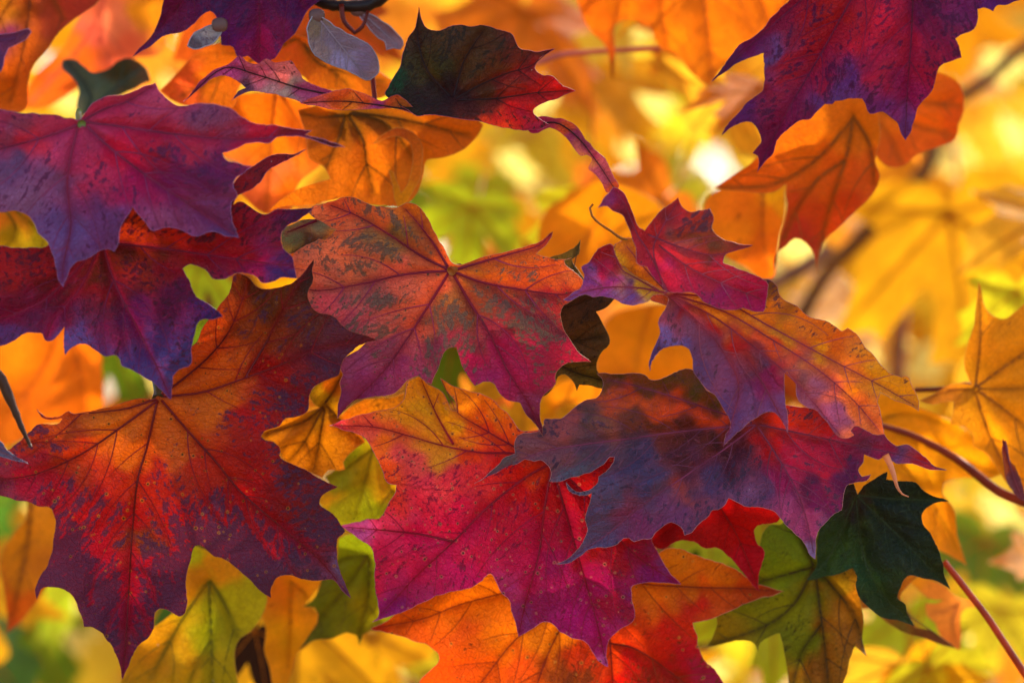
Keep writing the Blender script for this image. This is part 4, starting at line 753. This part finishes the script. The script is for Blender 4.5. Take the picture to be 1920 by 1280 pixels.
soft("blurred amber maple leaf showing above the slate blue leaf, beside a patch of sky", 1.44, (1080,700),
 [(1010,760),(1040,725),(1070,710),(1120,715),(1150,740),(1130,765),(1090,760),(1070,755),(1045,760),(1040,790),(1015,800),(1000,780)],
 [(1060,730,225,145,15),(1110,735,225,140,30),(1020,780,210,160,10)], [[(1080,705),(1060,750),(1020,790)]], vcol=(200,120,20), seed=191)
# ------------------------------------------------------------------ winged seeds, stalks, twigs and small curled bits
def seed_wing(label, depth, outline, cols, nut, sd):
    root = empty("winged_seed", at(nut[0], nut[1], depth))
    tag(root, label, "winged seed", "grey maple seed wings at the top")
    mat = leaf_material("papery_wing", blotch=(95,80,90), vein_tint=(120,105,120), trans=.35, rough=.55, seed=sd)
    blade_mesh("wing", outline, cols, depth, [[nut, ((nut[0]+outline[len(outline)//2][0])/2, (nut[1]+outline[len(outline)//2][1])/2), outline[len(outline)//2]]],
               mat, vein_material((150,140,150), .3), root, spacing=5, rng=random.Random(int(sd*10)), base=nut, side_sp=14, vein_r=1.6, vcol=(130,110,120), curl=.001, fold=.0015, wave=.001, margin=2.2)
    # nutlet: a small flattened seed body
    V, F = [], []
    px = depth * 36 / 1920 / LENS
    c = at(nut[0], nut[1], depth)
    nu, nv = 10, 7
    for i in range(nv + 1):
        th = math.pi * i / nv
        for j in range(nu):
            ph = 2 * math.pi * j / nu
            V.append(c + Vector((math.sin(th)*math.cos(ph)*17*(1+.1*math.sin(3*th)), math.sin(th)*math.sin(ph)*8, math.cos(th)*14)) * px)
    for i in range(nv):
        for j in range(nu):
            F.append((i*nu+j, i*nu+(j+1) % nu, (i+1)*nu+(j+1) % nu, (i+1)*nu+j))
    mesh_obj("nutlet", V, F, [vein_material((90,60,55), .1)], root)
    reparent_keep(root)

seed_wing("larger grey lilac winged maple seed hanging beside the plum leaf, pale at its rounded end", 1.262,
 [(592,28),(610,38),(632,52),(660,68),(685,80),(700,95),(709,115),(709,135),(700,148),(690,150),(670,142),(650,132),(628,125),(605,112),(588,100),(580,80),(576,55),(582,38)],
 [(595,50,125,110,95),(600,90,140,125,130),(640,80,120,105,125),(640,115,150,145,190),(680,110,130,115,155),(700,135,135,115,130)], (594,30), 1.1)
seed_wing("smaller brown mauve winged seed above the curled green lobe, its end cut square", 1.285,
 [(672,18),(690,22),(706,32),(722,45),(740,58),(752,72),(756,84),(752,92),(738,90),(724,94),(721,80),(705,68),(694,55),(684,42),(674,30)],
 [(690,35,110,75,80),(730,65,115,80,85),(740,85,150,125,140)], (672,18), 2.3)
seed_wing("short pale grey winged seed in front of the plum leaf at the top left", 1.262,
 [(352,86),(358,72),(368,60),(385,50),(402,46),(414,48),(416,60),(410,72),(396,82),(378,90),(362,93)],
 [(360,80,80,75,90),(385,70,120,125,145),(408,56,165,160,165),(375,60,150,150,165)], (412,47), 3.7)

def stem(name, label, cat, pts, r, c, depth, rend=None, parent=None, sides=10, group=None, wob=0.0):
    line = smooth_outline([p[:2] for p in pts], closed=False, step=8.0)
    n = len(line)
    ds = np.interp(np.linspace(0, 1, n), np.linspace(0, 1, len(pts)), [p[2] if len(p) > 2 else 0 for p in pts])
    P = [at(p[0], p[1], depth + d) for p, d in zip(line, ds)]
    px = depth * 36 / 1920 / LENS
    rend = r if rend is None else rend
    rg = random.Random(n)
    rad = [(r + (rend - r) * i / (n - 1)) * px * (1 + wob * rg.uniform(-1, 1)) for i in range(n)]
    v, f = tube(P, rad, sides=sides)
    base = P[0].copy()
    v = [q - base for q in v]
    o = mesh_obj(name, v, f, [vein_material(c, .08)])
    o.location = base
    tag(o, label, cat, group)
    return o

stem("leaf_stalk", "long red brown leaf stalk arching over the wide egg yellow leaf at the right", "leaf stalk",
     [(1650,797,.0),(1700,812,.0),(1750,835,0),(1800,865,0),(1850,905,0),(1880,925,0),(1925,942,0)], 5, (125,42,18), 1.34, 10)
stem("leaf_stalk", "straight brick red leaf stalk running down into the bottom right corner", "leaf stalk",
     [(1770,1052,.0),(1800,1090,0),(1850,1155,0),(1890,1215,0),(1930,1275,0)], 6, (165,50,18), 1.30, 7)
stem("leaf_stalk", "thin pinkish stalk crossing behind the dark tip of the burnt orange leaf", "leaf stalk",
     [(1005,120,0),(1050,104,.0),(1120,97,0),(1200,93,0),(1240,92,0)], 5, (170,85,75), 1.44)
stem("leaf_stalk", "short dark red stalk below the larger grey seed wing", "leaf stalk",
     [(698,140,0),(700,160,0),(703,190,0)], 4.5, (105,15,15), 1.272)
stem("twig", "dark knotted twig at the top beside the seed wings", "twig",
     [(560,-20,0),(600,5,.0),(650,12,0),(690,10,0),(730,-15,0)], 9, (35,18,15), 1.285, 13, wob=.15)
stem("twig", "dark red seed stalk hanging from the knotted twig", "twig",
     [(640,8,0),(645,40,0),(665,62,0),(680,50,0),(690,20,0)], 5, (85,20,15), 1.281, 3)
stem("branch", "brown branch slanting out of focus behind the leaves on the right", "branch",
     [(2010,20,0),(1900,105,0),(1850,150,0),(1765,215,0),(1740,310,0),(1640,420,0),(1560,500,0),(1515,570,0),(1480,640,0)], 11, (96,66,34), 1.86, 15, sides=14, wob=.06)
stem("branch", "slim mauve brown upright branch out of focus at the right", "branch",
     [(1700,420,0),(1692,500,0),(1688,600,0),(1683,720,0),(1690,900,0)], 15, (125,78,56), 1.86, 12, sides=14, wob=.06)
stem("branch", "stubby grey brown side branch below the rusty leaf", "branch",
     [(1560,470,0),(1500,505,0),(1455,530,0),(1400,570,0)], 16, (125,90,68), 1.75, 13, sides=14, wob=.06)
stem("twig", "dark curled stalk reaching in from the left edge onto the big red leaf", "twig",
     [(-20,690,0),(2,712,0),(15,740,0),(28,770,0),(40,800,0),(58,838,0)], 12, (58,30,14), 1.205, 3, wob=.1)
stem("twig", "pale peach thread hanging from the fold over the dark green leaf", "leaf thread",
     [(1660,852,0),(1668,868,0),(1676,890,0),(1682,912,0),(1692,926,0),(1704,931,0)], 7, (205,120,80), 1.243, 1)

leaf("blue grey leaf tip poking in at the left edge over the big red leaf", 1.20, (-40,840),
 [dict(o=[(-60,800),(0,826),(12,842),(28,855),(52,868),(25,862),(0,854),(-60,850)], c=[(0,840,55,70,105),(40,862,90,100,125)], v=[[(-50,825),(0,842),(48,866)]])],
 matkw=dict(blotch=(45,45,80), trans=.2), vcol=(70,70,95), seed=199, side_sp=0, fold=.001, wave=.001, curl=0, margin_c=(130,140,160))
leaf("wrinkled mauve leaf fragment standing at the right edge over the golden leaf", 1.29, (1898,900),
 [dict(o=[(1882,822),(1888,835),(1892,860),(1905,880),(1916,905),(1925,935),(1912,935),(1898,918),(1886,895),(1882,870),(1879,845)], c=[(1884,840,150,60,70),(1895,880,180,95,60),(1912,915,115,75,85)], v=[[(1884,826),(1896,880),(1915,930)]])],
 matkw=dict(blotch=(100,40,50), trans=.3), vcol=(120,50,60), seed=197, side_sp=16, fold=.002, wave=.001, curl=0, margin_c=(120,60,60))

# ------------------------------------------------------------------ out-of-focus leaves further back
def generic_outline(rg):
    half = [(4,.86),(9,.78),(15,.83),(17,.66),(22,.50),(27,.45),(32,.58),(37,.78),(41,.75),(50,.96),(56,.80),(62,.70),(68,.74),(72,.56),(78,.44),(84,.42),(92,.50),(101,.64),(109,.52),(122,.40),(140,.28),(165,.12)]
    def side(s):
        return [(s * (a + rg.uniform(-2, 2)), r * rg.uniform(.93, 1.07)) for a, r in half]
    pol = [(0, 1.0)] + side(1) + [(180, .03)] + side(-1)[::-1]
    return [(math.sin(math.radians(a)) * r * 500, math.cos(math.radians(a)) * r * 500) for a, r in pol]

GEN = []
def make_generic(k):
    rg = random.Random(500 + k)
    out = generic_outline(rg)
    poly = smooth_outline(out, step=24)
    lo, hi = poly.min(0), poly.max(0)
    sp = 34
    gx, gy = np.meshgrid(np.arange(lo[0], hi[0], sp), np.arange(lo[1], hi[1], sp * .87))
    gx = gx + (np.arange(gx.shape[0]) % 2)[:, None] * sp / 2
    g = np.stack([gx.ravel(), gy.ravel()], 1); g = g[inside(g, poly)]
    g = g[seg_dist(g, poly, np.roll(poly, -1, 0)) > sp * .4]
    vo, eo, fo, *_ = delaunay_2d_cdt([Vector(p) for p in np.concatenate([poly, g])], [], [list(range(len(poly)))], 1, 1e-5)
    P = np.array([[v.x, v.y] for v in vo]); F = [tuple(f) for f in fo if len(f) >= 3]
    mains = [np.array([(0, 0), (math.sin(math.radians(a)) * r * 250, math.cos(math.radians(a)) * r * 250), (math.sin(math.radians(a)) * r * 490, math.cos(math.radians(a)) * r * 490)]) for a, r in ((0, 1), (50, .95), (-50, .95), (101, .62), (-101, .62))]
    dm = poly_dist(P, mains)
    p1, p2 = rg.uniform(0, 6), rg.uniform(0, 6)
    R = np.sqrt((P ** 2).sum(1)) / 500
    Z = -22 * (1 - np.exp(-dm / 60)) + 26 * np.sin(P[:, 0] / 130 + p1) * np.cos(P[:, 1] / 140 + p2) * (.3 + R) + rg.uniform(10, 90) * R ** 2.2
    s = 0.13 / 700                      # a leaf of some 13 cm
    V = [Vector((p[0] * s, z * s, -p[1] * s)) for p, z in zip(P, Z)]
    nf = len(F)
    def zat(q): return Z[np.argmin(((P - q) ** 2).sum(1))]
    MI = [0] * nf
    for m in mains:
        ln = smooth_outline(m, closed=False, step=60)
        pts = [Vector((q[0] * s, (zat(q) - 3) * s, -q[1] * s)) for q in ln]
        v, f = tube(pts, [(6 - 4 * i / len(pts)) * s for i in range(len(pts))], sides=5)
        off = len(V); V += v; F += [tuple(i + off for i in q) for q in f]; MI += [1] * len(f)
    st = [Vector((0, 0, 0)), Vector((.01, .01, .02)), Vector((.015, .025, .045)), Vector((.02, .045, .075))]
    v, f = tube(st, [.0011, .0009, .0008, .001], sides=6)
    off = len(V); V += v; F += [tuple(i + off for i in q) for q in f]; MI += [1] * len(f)
    me = bpy.data.meshes.new("background_leaf")
    me.from_pydata([tuple(x) for x in V], [], F)
    me.materials.append(None); me.materials.append(None)
    me.polygons.foreach_set('material_index', np.array(MI, np.int32))
    me.polygons.foreach_set('use_smooth', np.ones(len(F), bool))
    n = len(V)
    vd = np.full(n, 30.0); vd[:len(P)] = dm * .4
    a = me.attributes.new('vd', 'FLOAT', 'POINT'); a.data.foreach_set('value', vd.astype(np.float32))
    pq = np.zeros((n, 3)); pq[:len(P), :2] = P / 130.0
    a = me.attributes.new('pq', 'FLOAT_VECTOR', 'POINT'); a.data.foreach_set('vector', pq.astype(np.float32).ravel())
    return me
for k in range(7): GEN.append(make_generic(k))

def bmat(c, seed):
    return leaf_material("autumn_leaf", attr=False, base=rgba(c), blotch=[v * .8 for v in c], vein_tint=[v * .75 for v in c], trans=.55, rough=.5, seed=seed, net=.1, sat_trans=1.0)
PAL = {
 'gold':   [bmat((232,165,20), 1), bmat((238,175,40), 2), bmat((225,150,10), 3)],
 'orange': [bmat((225,125,25), 4), bmat((230,140,35), 5), bmat((215,105,30), 6)],
 'lemon':  [bmat((225,205,40), 7), bmat((205,195,30), 8)],
 'green':  [bmat((110,135,20), 9), bmat((80,120,25), 10), bmat((60,95,30), 11)],
 'rose':   [bmat((225,115,80), 12), bmat((235,140,95), 13)],
 'brown':  [bmat((120,75,20), 14), bmat((95,60,20), 15)],  # brown leaves painted in place of dark gaps between the background leaves
}
VB = vein_material((190,110,25), .4)
rb = random.Random(77)

def put_leaf(mesh, mat, loc, rot, sc, label, group):
    o = bpy.data.objects.new("maple_leaf", mesh)
    C.objects.link(o)
    o.location = loc; o.rotation_euler = rot; o.scale = (sc, sc, sc)
    for i, m in enumerate((mat, VB)):
        o.material_slots[i].link = 'OBJECT'; o.material_slots[i].material = m
    tag(o, label, "leaf", group)
    return o

NAMES = {'gold': 'golden', 'orange': 'orange', 'lemon': 'lemon yellow', 'green': 'green', 'rose': 'salmon pink', 'brown': 'brown', 'rust': 'rust red'}
def region(px, py):
    """which autumn colours hang where, as seen past the sharp leaves"""
    if px > 1380:
        if py > 950: return ['gold', 'lemon', 'gold', 'green', 'orange', 'green']
        return ['gold', 'gold', 'gold', 'orange', 'lemon', 'gold']
    if 740 < px < 1120 and 230 < py < 480: return ['lemon', 'green', 'lemon', 'gold']
    if px < 750 and py > 850: return ['gold', 'lemon', 'orange', 'gold', 'green']
    if px < 700 and py < 300: return ['orange', 'rose', 'orange', 'gold']
    return ['orange', 'gold', 'orange', 'gold', 'lemon', 'brown']

HOLES = [(800, 372, 16, 34), (1060, 772, 30, 24), (1462, 1250, 26, 50), (170,690,20,26)]
def place_name(px, py):
    v = 'top' if py < 300 else ('upper' if py < 520 else ('middle' if py < 760 else ('lower' if py < 1000 else 'bottom')))
    h = 'far left' if px < 300 else ('left' if px < 700 else ('centre' if px < 1150 else ('right' if px < 1560 else 'far right')))
    return v + ' ' + h

def near_hole(px, py, d, r):
    for hx, hy, rx, ry in HOLES:
        if abs(px - hx) < rx + r and abs(py - hy) < ry + r: return True
    return False

PAL['lime'] = [bmat((190, 205, 30), 21)]
PAL['rust'] = [bmat((200, 85, 20), 22)]
PAL['dark'] = [bmat((55, 30, 15), 23)]  # dark gap painted as a near-black brown leaf
for px, py, d, k, sc, rt, lab in (
    (905, 340, 2.05, 'lime', .5, (-.5, .3, .2), 'glowing lime maple leaf blurred above the joint of the salmon leaf'),
    (860, 250, 2.8, 'lemon', 1.3, (-.3, .1, -.2), 'lemon maple leaf far behind the joint of the salmon leaf'),
    (960, 330, 2.4, 'gold', .8, (-.3, -.2, .3), 'golden maple leaf above the raised right lobe of the salmon leaf'),
    (990, 250, 2.2, 'lemon', .8, (-.7, -.2, .5), 'lemon maple leaf blurred under the mauve twisted lobe'),
    (885, 385, 1.7, 'lime', .55, (-.4, .2, .25), 'lime maple leaf right behind the joint of the salmon leaf'),
    (870, 215, 2.5, 'gold', .9, (-.3, .2, -.3), 'golden maple leaf blurred right of the hooked amber leaf'),
    (770, 345, 2.6, 'green', .6, (-.3, .9, .2), 'dark green maple leaf blurred beside the small blue gap'),
    (850, 640, 1.55, 'green', .45, (-.3, .2, .1), 'green maple leaf in the notch below the centre of the salmon leaf'),
    (375, 490, 1.55, 'lime', .42, (-.3, .3, .3), 'lime maple leaf in the round notch of the crimson and indigo leaf'),
    (380, 590, 1.6, 'green', .4, (-.2, .5, .1), 'green maple leaf sliver beside the right tip of the indigo leaf'),
    (215, 640, 1.65, 'green', .5, (-.4, -.3, .3), 'green maple leaf blurred above the stalk of the biggest leaf'),
    (1440, 1090, 1.62, 'lime', .75, (-.5, .2, .4), 'lime maple leaf between the orange leaf and the olive one'),
    (1330, 1000, 1.5, 'lime', .35, (-.8, .2, .2), 'lime sliver of maple leaf under the scarlet leaf'),
    (110, 1030, 1.95, 'lime', .9, (-.5, -.4, -.5), 'pale lime maple leaf blurred in the lower left corner'),
    (40, 1150, 2.1, 'green', .9, (-.4, .4, .3), 'dark green maple leaf blurred in the lower left corner'),
    (478, 1180, 1.46, 'dark', .42, (-.2, .7, .2), 'dark brown maple leaf in the gap right of the yellow green leaf'),
    (500, 1110, 1.6, 'lemon', .5, (-.5, .1, -.3), 'lemon maple leaf blurred right of the yellow green leaf'),
    (1780, 400, 1.80, 'gold', 1.25, (-.25, -.1, .1), 'broad smooth golden maple leaf out of focus at the right'),
    (1600, 560, 2.0, 'gold', .9, (-.6, .4, .4), 'golden maple leaf out of focus between the two branches'),
    (1850, 1010, 1.95, 'green', .8, (-.5, .3, .2), 'green maple leaf out of focus behind the brick red stalk'),
    (1880, 1140, 1.8, 'lemon', .6, (-.6, .2, -.5), 'lemon maple leaf out of focus near the bottom right corner'),
    (1700, 1150, 1.7, 'lime', .6, (-.4, .1, .2), 'lime maple leaf out of focus under the rust brown leaf'),
    (385, -10, 1.5, 'rust', .5, (-.3, .1, -.4), 'rust maple leaf behind the smallest seed wing'),
    (640, 20, 1.5, 'rust', .5, (-.4, .1, .4), 'rust maple leaf behind the knotted twig'),
    (560, 1150, 1.55, 'gold', .8, (-.3, .1, .3), 'golden maple leaf below the small amber leaf with pointed lobes'),
    (1000, 690, 1.5, 'gold', .5, (-.5, .3, .2), 'golden maple leaf behind the lower right tip of the salmon leaf'),
    (700, 1190, 1.7, 'gold', .7, (-.6, -.3, -.2), 'golden maple leaf left of the bottom orange leaf'),
    (980, 20, 1.75, 'orange', .9, (-.4, .3, .4), 'orange maple leaf above the green curled lobe'),
    (1100, 130, 1.9, 'gold', .8, (-.6, -.5, .5), 'golden maple leaf behind the thin pinkish stalk'),
):
    put_leaf(GEN[len(lab) % 7], PAL[k][0], at(px, py, d), rt, sc, lab, None)
PAL['pale'] = [bmat((250, 228, 120), 31)]  # highlight put into a pale leaf colour, for leaves added as bright spots
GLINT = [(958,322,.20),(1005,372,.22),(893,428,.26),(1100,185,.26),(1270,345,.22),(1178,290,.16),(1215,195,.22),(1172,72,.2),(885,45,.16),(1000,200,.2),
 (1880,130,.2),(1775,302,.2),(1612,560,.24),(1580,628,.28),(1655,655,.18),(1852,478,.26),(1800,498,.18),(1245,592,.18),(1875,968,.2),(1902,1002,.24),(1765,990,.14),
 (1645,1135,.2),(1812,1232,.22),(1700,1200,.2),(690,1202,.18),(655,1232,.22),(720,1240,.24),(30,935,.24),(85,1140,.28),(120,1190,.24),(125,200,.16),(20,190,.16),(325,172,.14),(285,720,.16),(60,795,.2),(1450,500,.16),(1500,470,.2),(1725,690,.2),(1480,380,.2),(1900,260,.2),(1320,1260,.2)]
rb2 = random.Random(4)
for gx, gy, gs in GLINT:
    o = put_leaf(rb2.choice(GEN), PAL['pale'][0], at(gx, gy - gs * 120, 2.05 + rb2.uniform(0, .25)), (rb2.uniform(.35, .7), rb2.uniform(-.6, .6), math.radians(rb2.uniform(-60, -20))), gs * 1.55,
             "small added leaf, coloured pale as a blurred background glint, %s" % place_name(gx, gy), "added pale glint leaves")
def blocks_glint(px, py, d, sc, f=.62):
    r = sc * .065 / (d * 36 / 1920 / LENS) * f
    cy = py + r * .9
    return any((px - gx) ** 2 + (cy - gy) ** 2 < (r + 20) ** 2 for gx, gy, gs in GLINT)
# first curtain
n = 0
while n < 88:
    px, py = rb.uniform(-90, 2010), rb.uniform(-190, 1270)
    d = rb.uniform(1.72, 2.45)
    sc = rb.uniform(.75, 1.2)
    rad = sc * .085 / (d * 36 / 1920 / LENS)
    if d < 2.3 and blocks_glint(px, py, d, sc): 
        n += .03; continue
    if near_hole(px, py + rad * .5, d, rad * .75): 
        n += .2; continue
    k = rb.choice(region(px, py))
    put_leaf(rb.choice(GEN), rb.choice(PAL[k]), at(px, py, d), (rb.uniform(-.9, .7), rb.uniform(-.8, .8), rb.uniform(-.9, .9)), sc,
             "blurred %s maple leaf close behind the sharp leaves, %s" % (NAMES[k], place_name(px, py)), "blurred leaves close behind the sharp ones")
    n += 1
n = 0
while n < 54:
    px, py = rb.uniform(880, 2000), rb.uniform(-120, 1300)
    if 1640 < px < 1900 and 330 < py < 760 and rb.random() < .7: continue
    d = rb.uniform(1.50, 1.72)
    if near_hole(px, py + 60, d, 80): continue
    if blocks_glint(px, py, d, .6): continue
    k = rb.choice(region(px, py) + (['orange', 'brown', 'gold', 'rust'] if px < 1600 and py > 400 else ['gold', 'orange', 'gold', 'lemon']))
    if k == 'rose': k = 'gold'
    put_leaf(rb.choice(GEN), rb.choice(PAL[k]), at(px, py, d), (rb.uniform(-1.25, 1.0), rb.uniform(-1.0, 1.0), rb.uniform(-1.1, 1.1)), rb.uniform(.45, .8),
             "soft %s maple leaf just behind the sharp leaves, %s" % (NAMES[k], place_name(px, py)), "soft leaves just behind the sharp ones")
    n += 1
# second curtain, farther and more open
n = 0
while n < 62:
    px, py = rb.uniform(-60, 1980), rb.uniform(-120, 1270)
    d = rb.uniform(2.5, 3.9)
    sc = rb.uniform(.8, 1.3)
    rad = sc * .085 / (d * 36 / 1920 / LENS)
    if near_hole(px, py, d, rad * .55):
        n += .2; continue
    k = rb.choice(region(px, py) + ['lemon'])
    put_leaf(rb.choice(GEN), rb.choice(PAL[k]), at(px, py, d), (rb.uniform(-1.0, .8), rb.uniform(-1, 1), rb.uniform(-1, 1)), sc,
             "far blurred %s maple leaf in the gaps between nearer leaves, %s" % (NAMES[k], place_name(px, py)), "far blurred leaves")
    n += 1

def foliage_mass(name, count, box, sizes, mats, seed, label=None, test=None):
    """countless leaves as one object: small lobed blades"""
    rg = random.Random(seed)
    shape = [(0,0),(.30,.10),(.55,.02),(.42,.28),(.72,.55),(.40,.60),(.25,.95),(0,1.15),(-.25,.95),(-.40,.60),(-.72,.55),(-.42,.28),(-.55,.02),(-.30,.10)]
    V, F, MI = [], [], []
    n = 0
    while n < count:
        p = Vector([rg.uniform(box[i][0], box[i][1]) for i in range(3)])
        if test and not test(p, rg): continue
        n += 1
        e = Euler((rg.uniform(-1.3, 1.1), rg.uniform(-1, 1), rg.uniform(-1.6, 1.6))).to_matrix()
        s = rg.uniform(*sizes)
        off = len(V)
        bend = rg.uniform(.05, .3)
        V.append(tuple(p + e @ Vector((0, -.04, -.5)) * s))
        for x, y in shape: V.append(tuple(p + e @ Vector((x, bend * (x*x + y*y*.4), -y)) * s))
        m = len(shape)
        mi = rg.randrange(len(mats))
        for i in range(m):
            F.append((off, off + 1 + i, off + 1 + (i + 1) % m)); MI.append(mi)
    me = bpy.data.meshes.new(name)
    me.from_pydata(V, [], F)
    for m in mats: me.materials.append(m)
    me.polygons.foreach_set('material_index', np.array(MI, np.int32))
    o = bpy.data.objects.new(name, me); C.objects.link(o)
    o['kind'] = 'stuff'
    if label: o['label'] = label; o['category'] = 'foliage'
    return o

def fmat(c, trans=.5):
    m = bpy.data.materials.new("distant_leaf")
    g = G(m)
    oi = g.n('ShaderNodeNewGeometry').outputs['Random Per Island']
    col = g.n('ShaderNodeHueSaturation', {'Hue': g.step(oi, 0, 1, .485, .515), 'Value': g.step(oi, 0, 1, .7, 1.2), 'Color': rgba(c)}).outputs[0]
    pr = g.n('ShaderNodeBsdfPrincipled', {'Base Color': col, 'Roughness': .5})
    tr = g.n('ShaderNodeBsdfTranslucent', {'Color': col})
    mx = g.n('ShaderNodeMixShader', {0: trans, 1: pr.outputs[0], 2: tr.outputs[0]})
    g.n('ShaderNodeOutputMaterial', {0: mx.outputs[0]})
    return m
FM = [fmat((230,165,30)), fmat((225,190,40)), fmat((215,125,30))]
FG = [fmat((150,160,30)), fmat((90,120,30)), fmat((215,185,40))]

# unseen crown leaves added above the picture to keep the sharp leaves in shade
foliage_mass("shade_crown", 1500, ((-1.0, 2.4), (1.28, 1.85), (CAMZ + .24, CAMZ + 1.6)), (.06, .09), FM, 5,
             "unseen golden maple crown leaves added above to shade the sharp leaves")
# and stands of other trees a few metres behind
def hole_test(p, rg):
    k = 36 / 1920 / LENS * p.y
    px = p.x / k + 960; py = 640 - (p.z - CAMZ) / k
    return not near_hole(px, py, p.y, 45)
foliage_mass("middle_foliage", 300, ((-.75, .75), (2.7, 4.2), (CAMZ - .5, CAMZ + .55)), (.10, .15), FM + [FM[1], FG[2]], 12,
             "loose golden foliage out of focus between the near leaves and the far trees", hole_test)
foliage_mass("distant_foliage", 5200, ((-2.2, 2.2), (5.2, 8.5), (CAMZ - 1.6, CAMZ + 1.9)), (.09, .15), FM + FG, 9,
             "far mass of yellow and green autumn foliage out of focus", hole_test)

# ------------------------------------------------------------------ ground
gm = bpy.data.materials.new("leaf_strewn_grass")
g = G(gm)
tc = g.n('ShaderNodeTexCoord').outputs['Object']
nn = g.n('ShaderNodeTexNoise', {'Vector': tc, 'Scale': 6.0, 'Detail': 8.0}).outputs['Fac']
vv = g.n('ShaderNodeTexVoronoi', {'Vector': tc, 'Scale': 9.0})
cc = g.mix(g.step(nn, .4, .6), rgba((70,80,35)), rgba((150,100,45)))
g.n('ShaderNodeOutputMaterial', {0: g.n('ShaderNodeBsdfPrincipled', {'Base Color': cc, 'Roughness': .9}).outputs[0]})
nG = 60
V, F = [], []
for i in range(nG + 1):
    for j in range(nG + 1):
        u = (i / nG * 2 - 1); v = (j / nG * 2 - 1)
        x = 600 * u * abs(u) ** 1.5; y = 600 * v * abs(v) ** 1.5
        V.append((x, y, .06 * math.sin(x * .7) * math.cos(y * .5) if abs(x) < 40 and abs(y) < 40 else 0))
for i in range(nG):
    for j in range(nG):
        a = i * (nG + 1) + j
        F.append((a, a + nG + 1, a + nG + 2, a + 1))
go = mesh_obj("ground", V, F, [gm]); go['kind'] = 'structure'
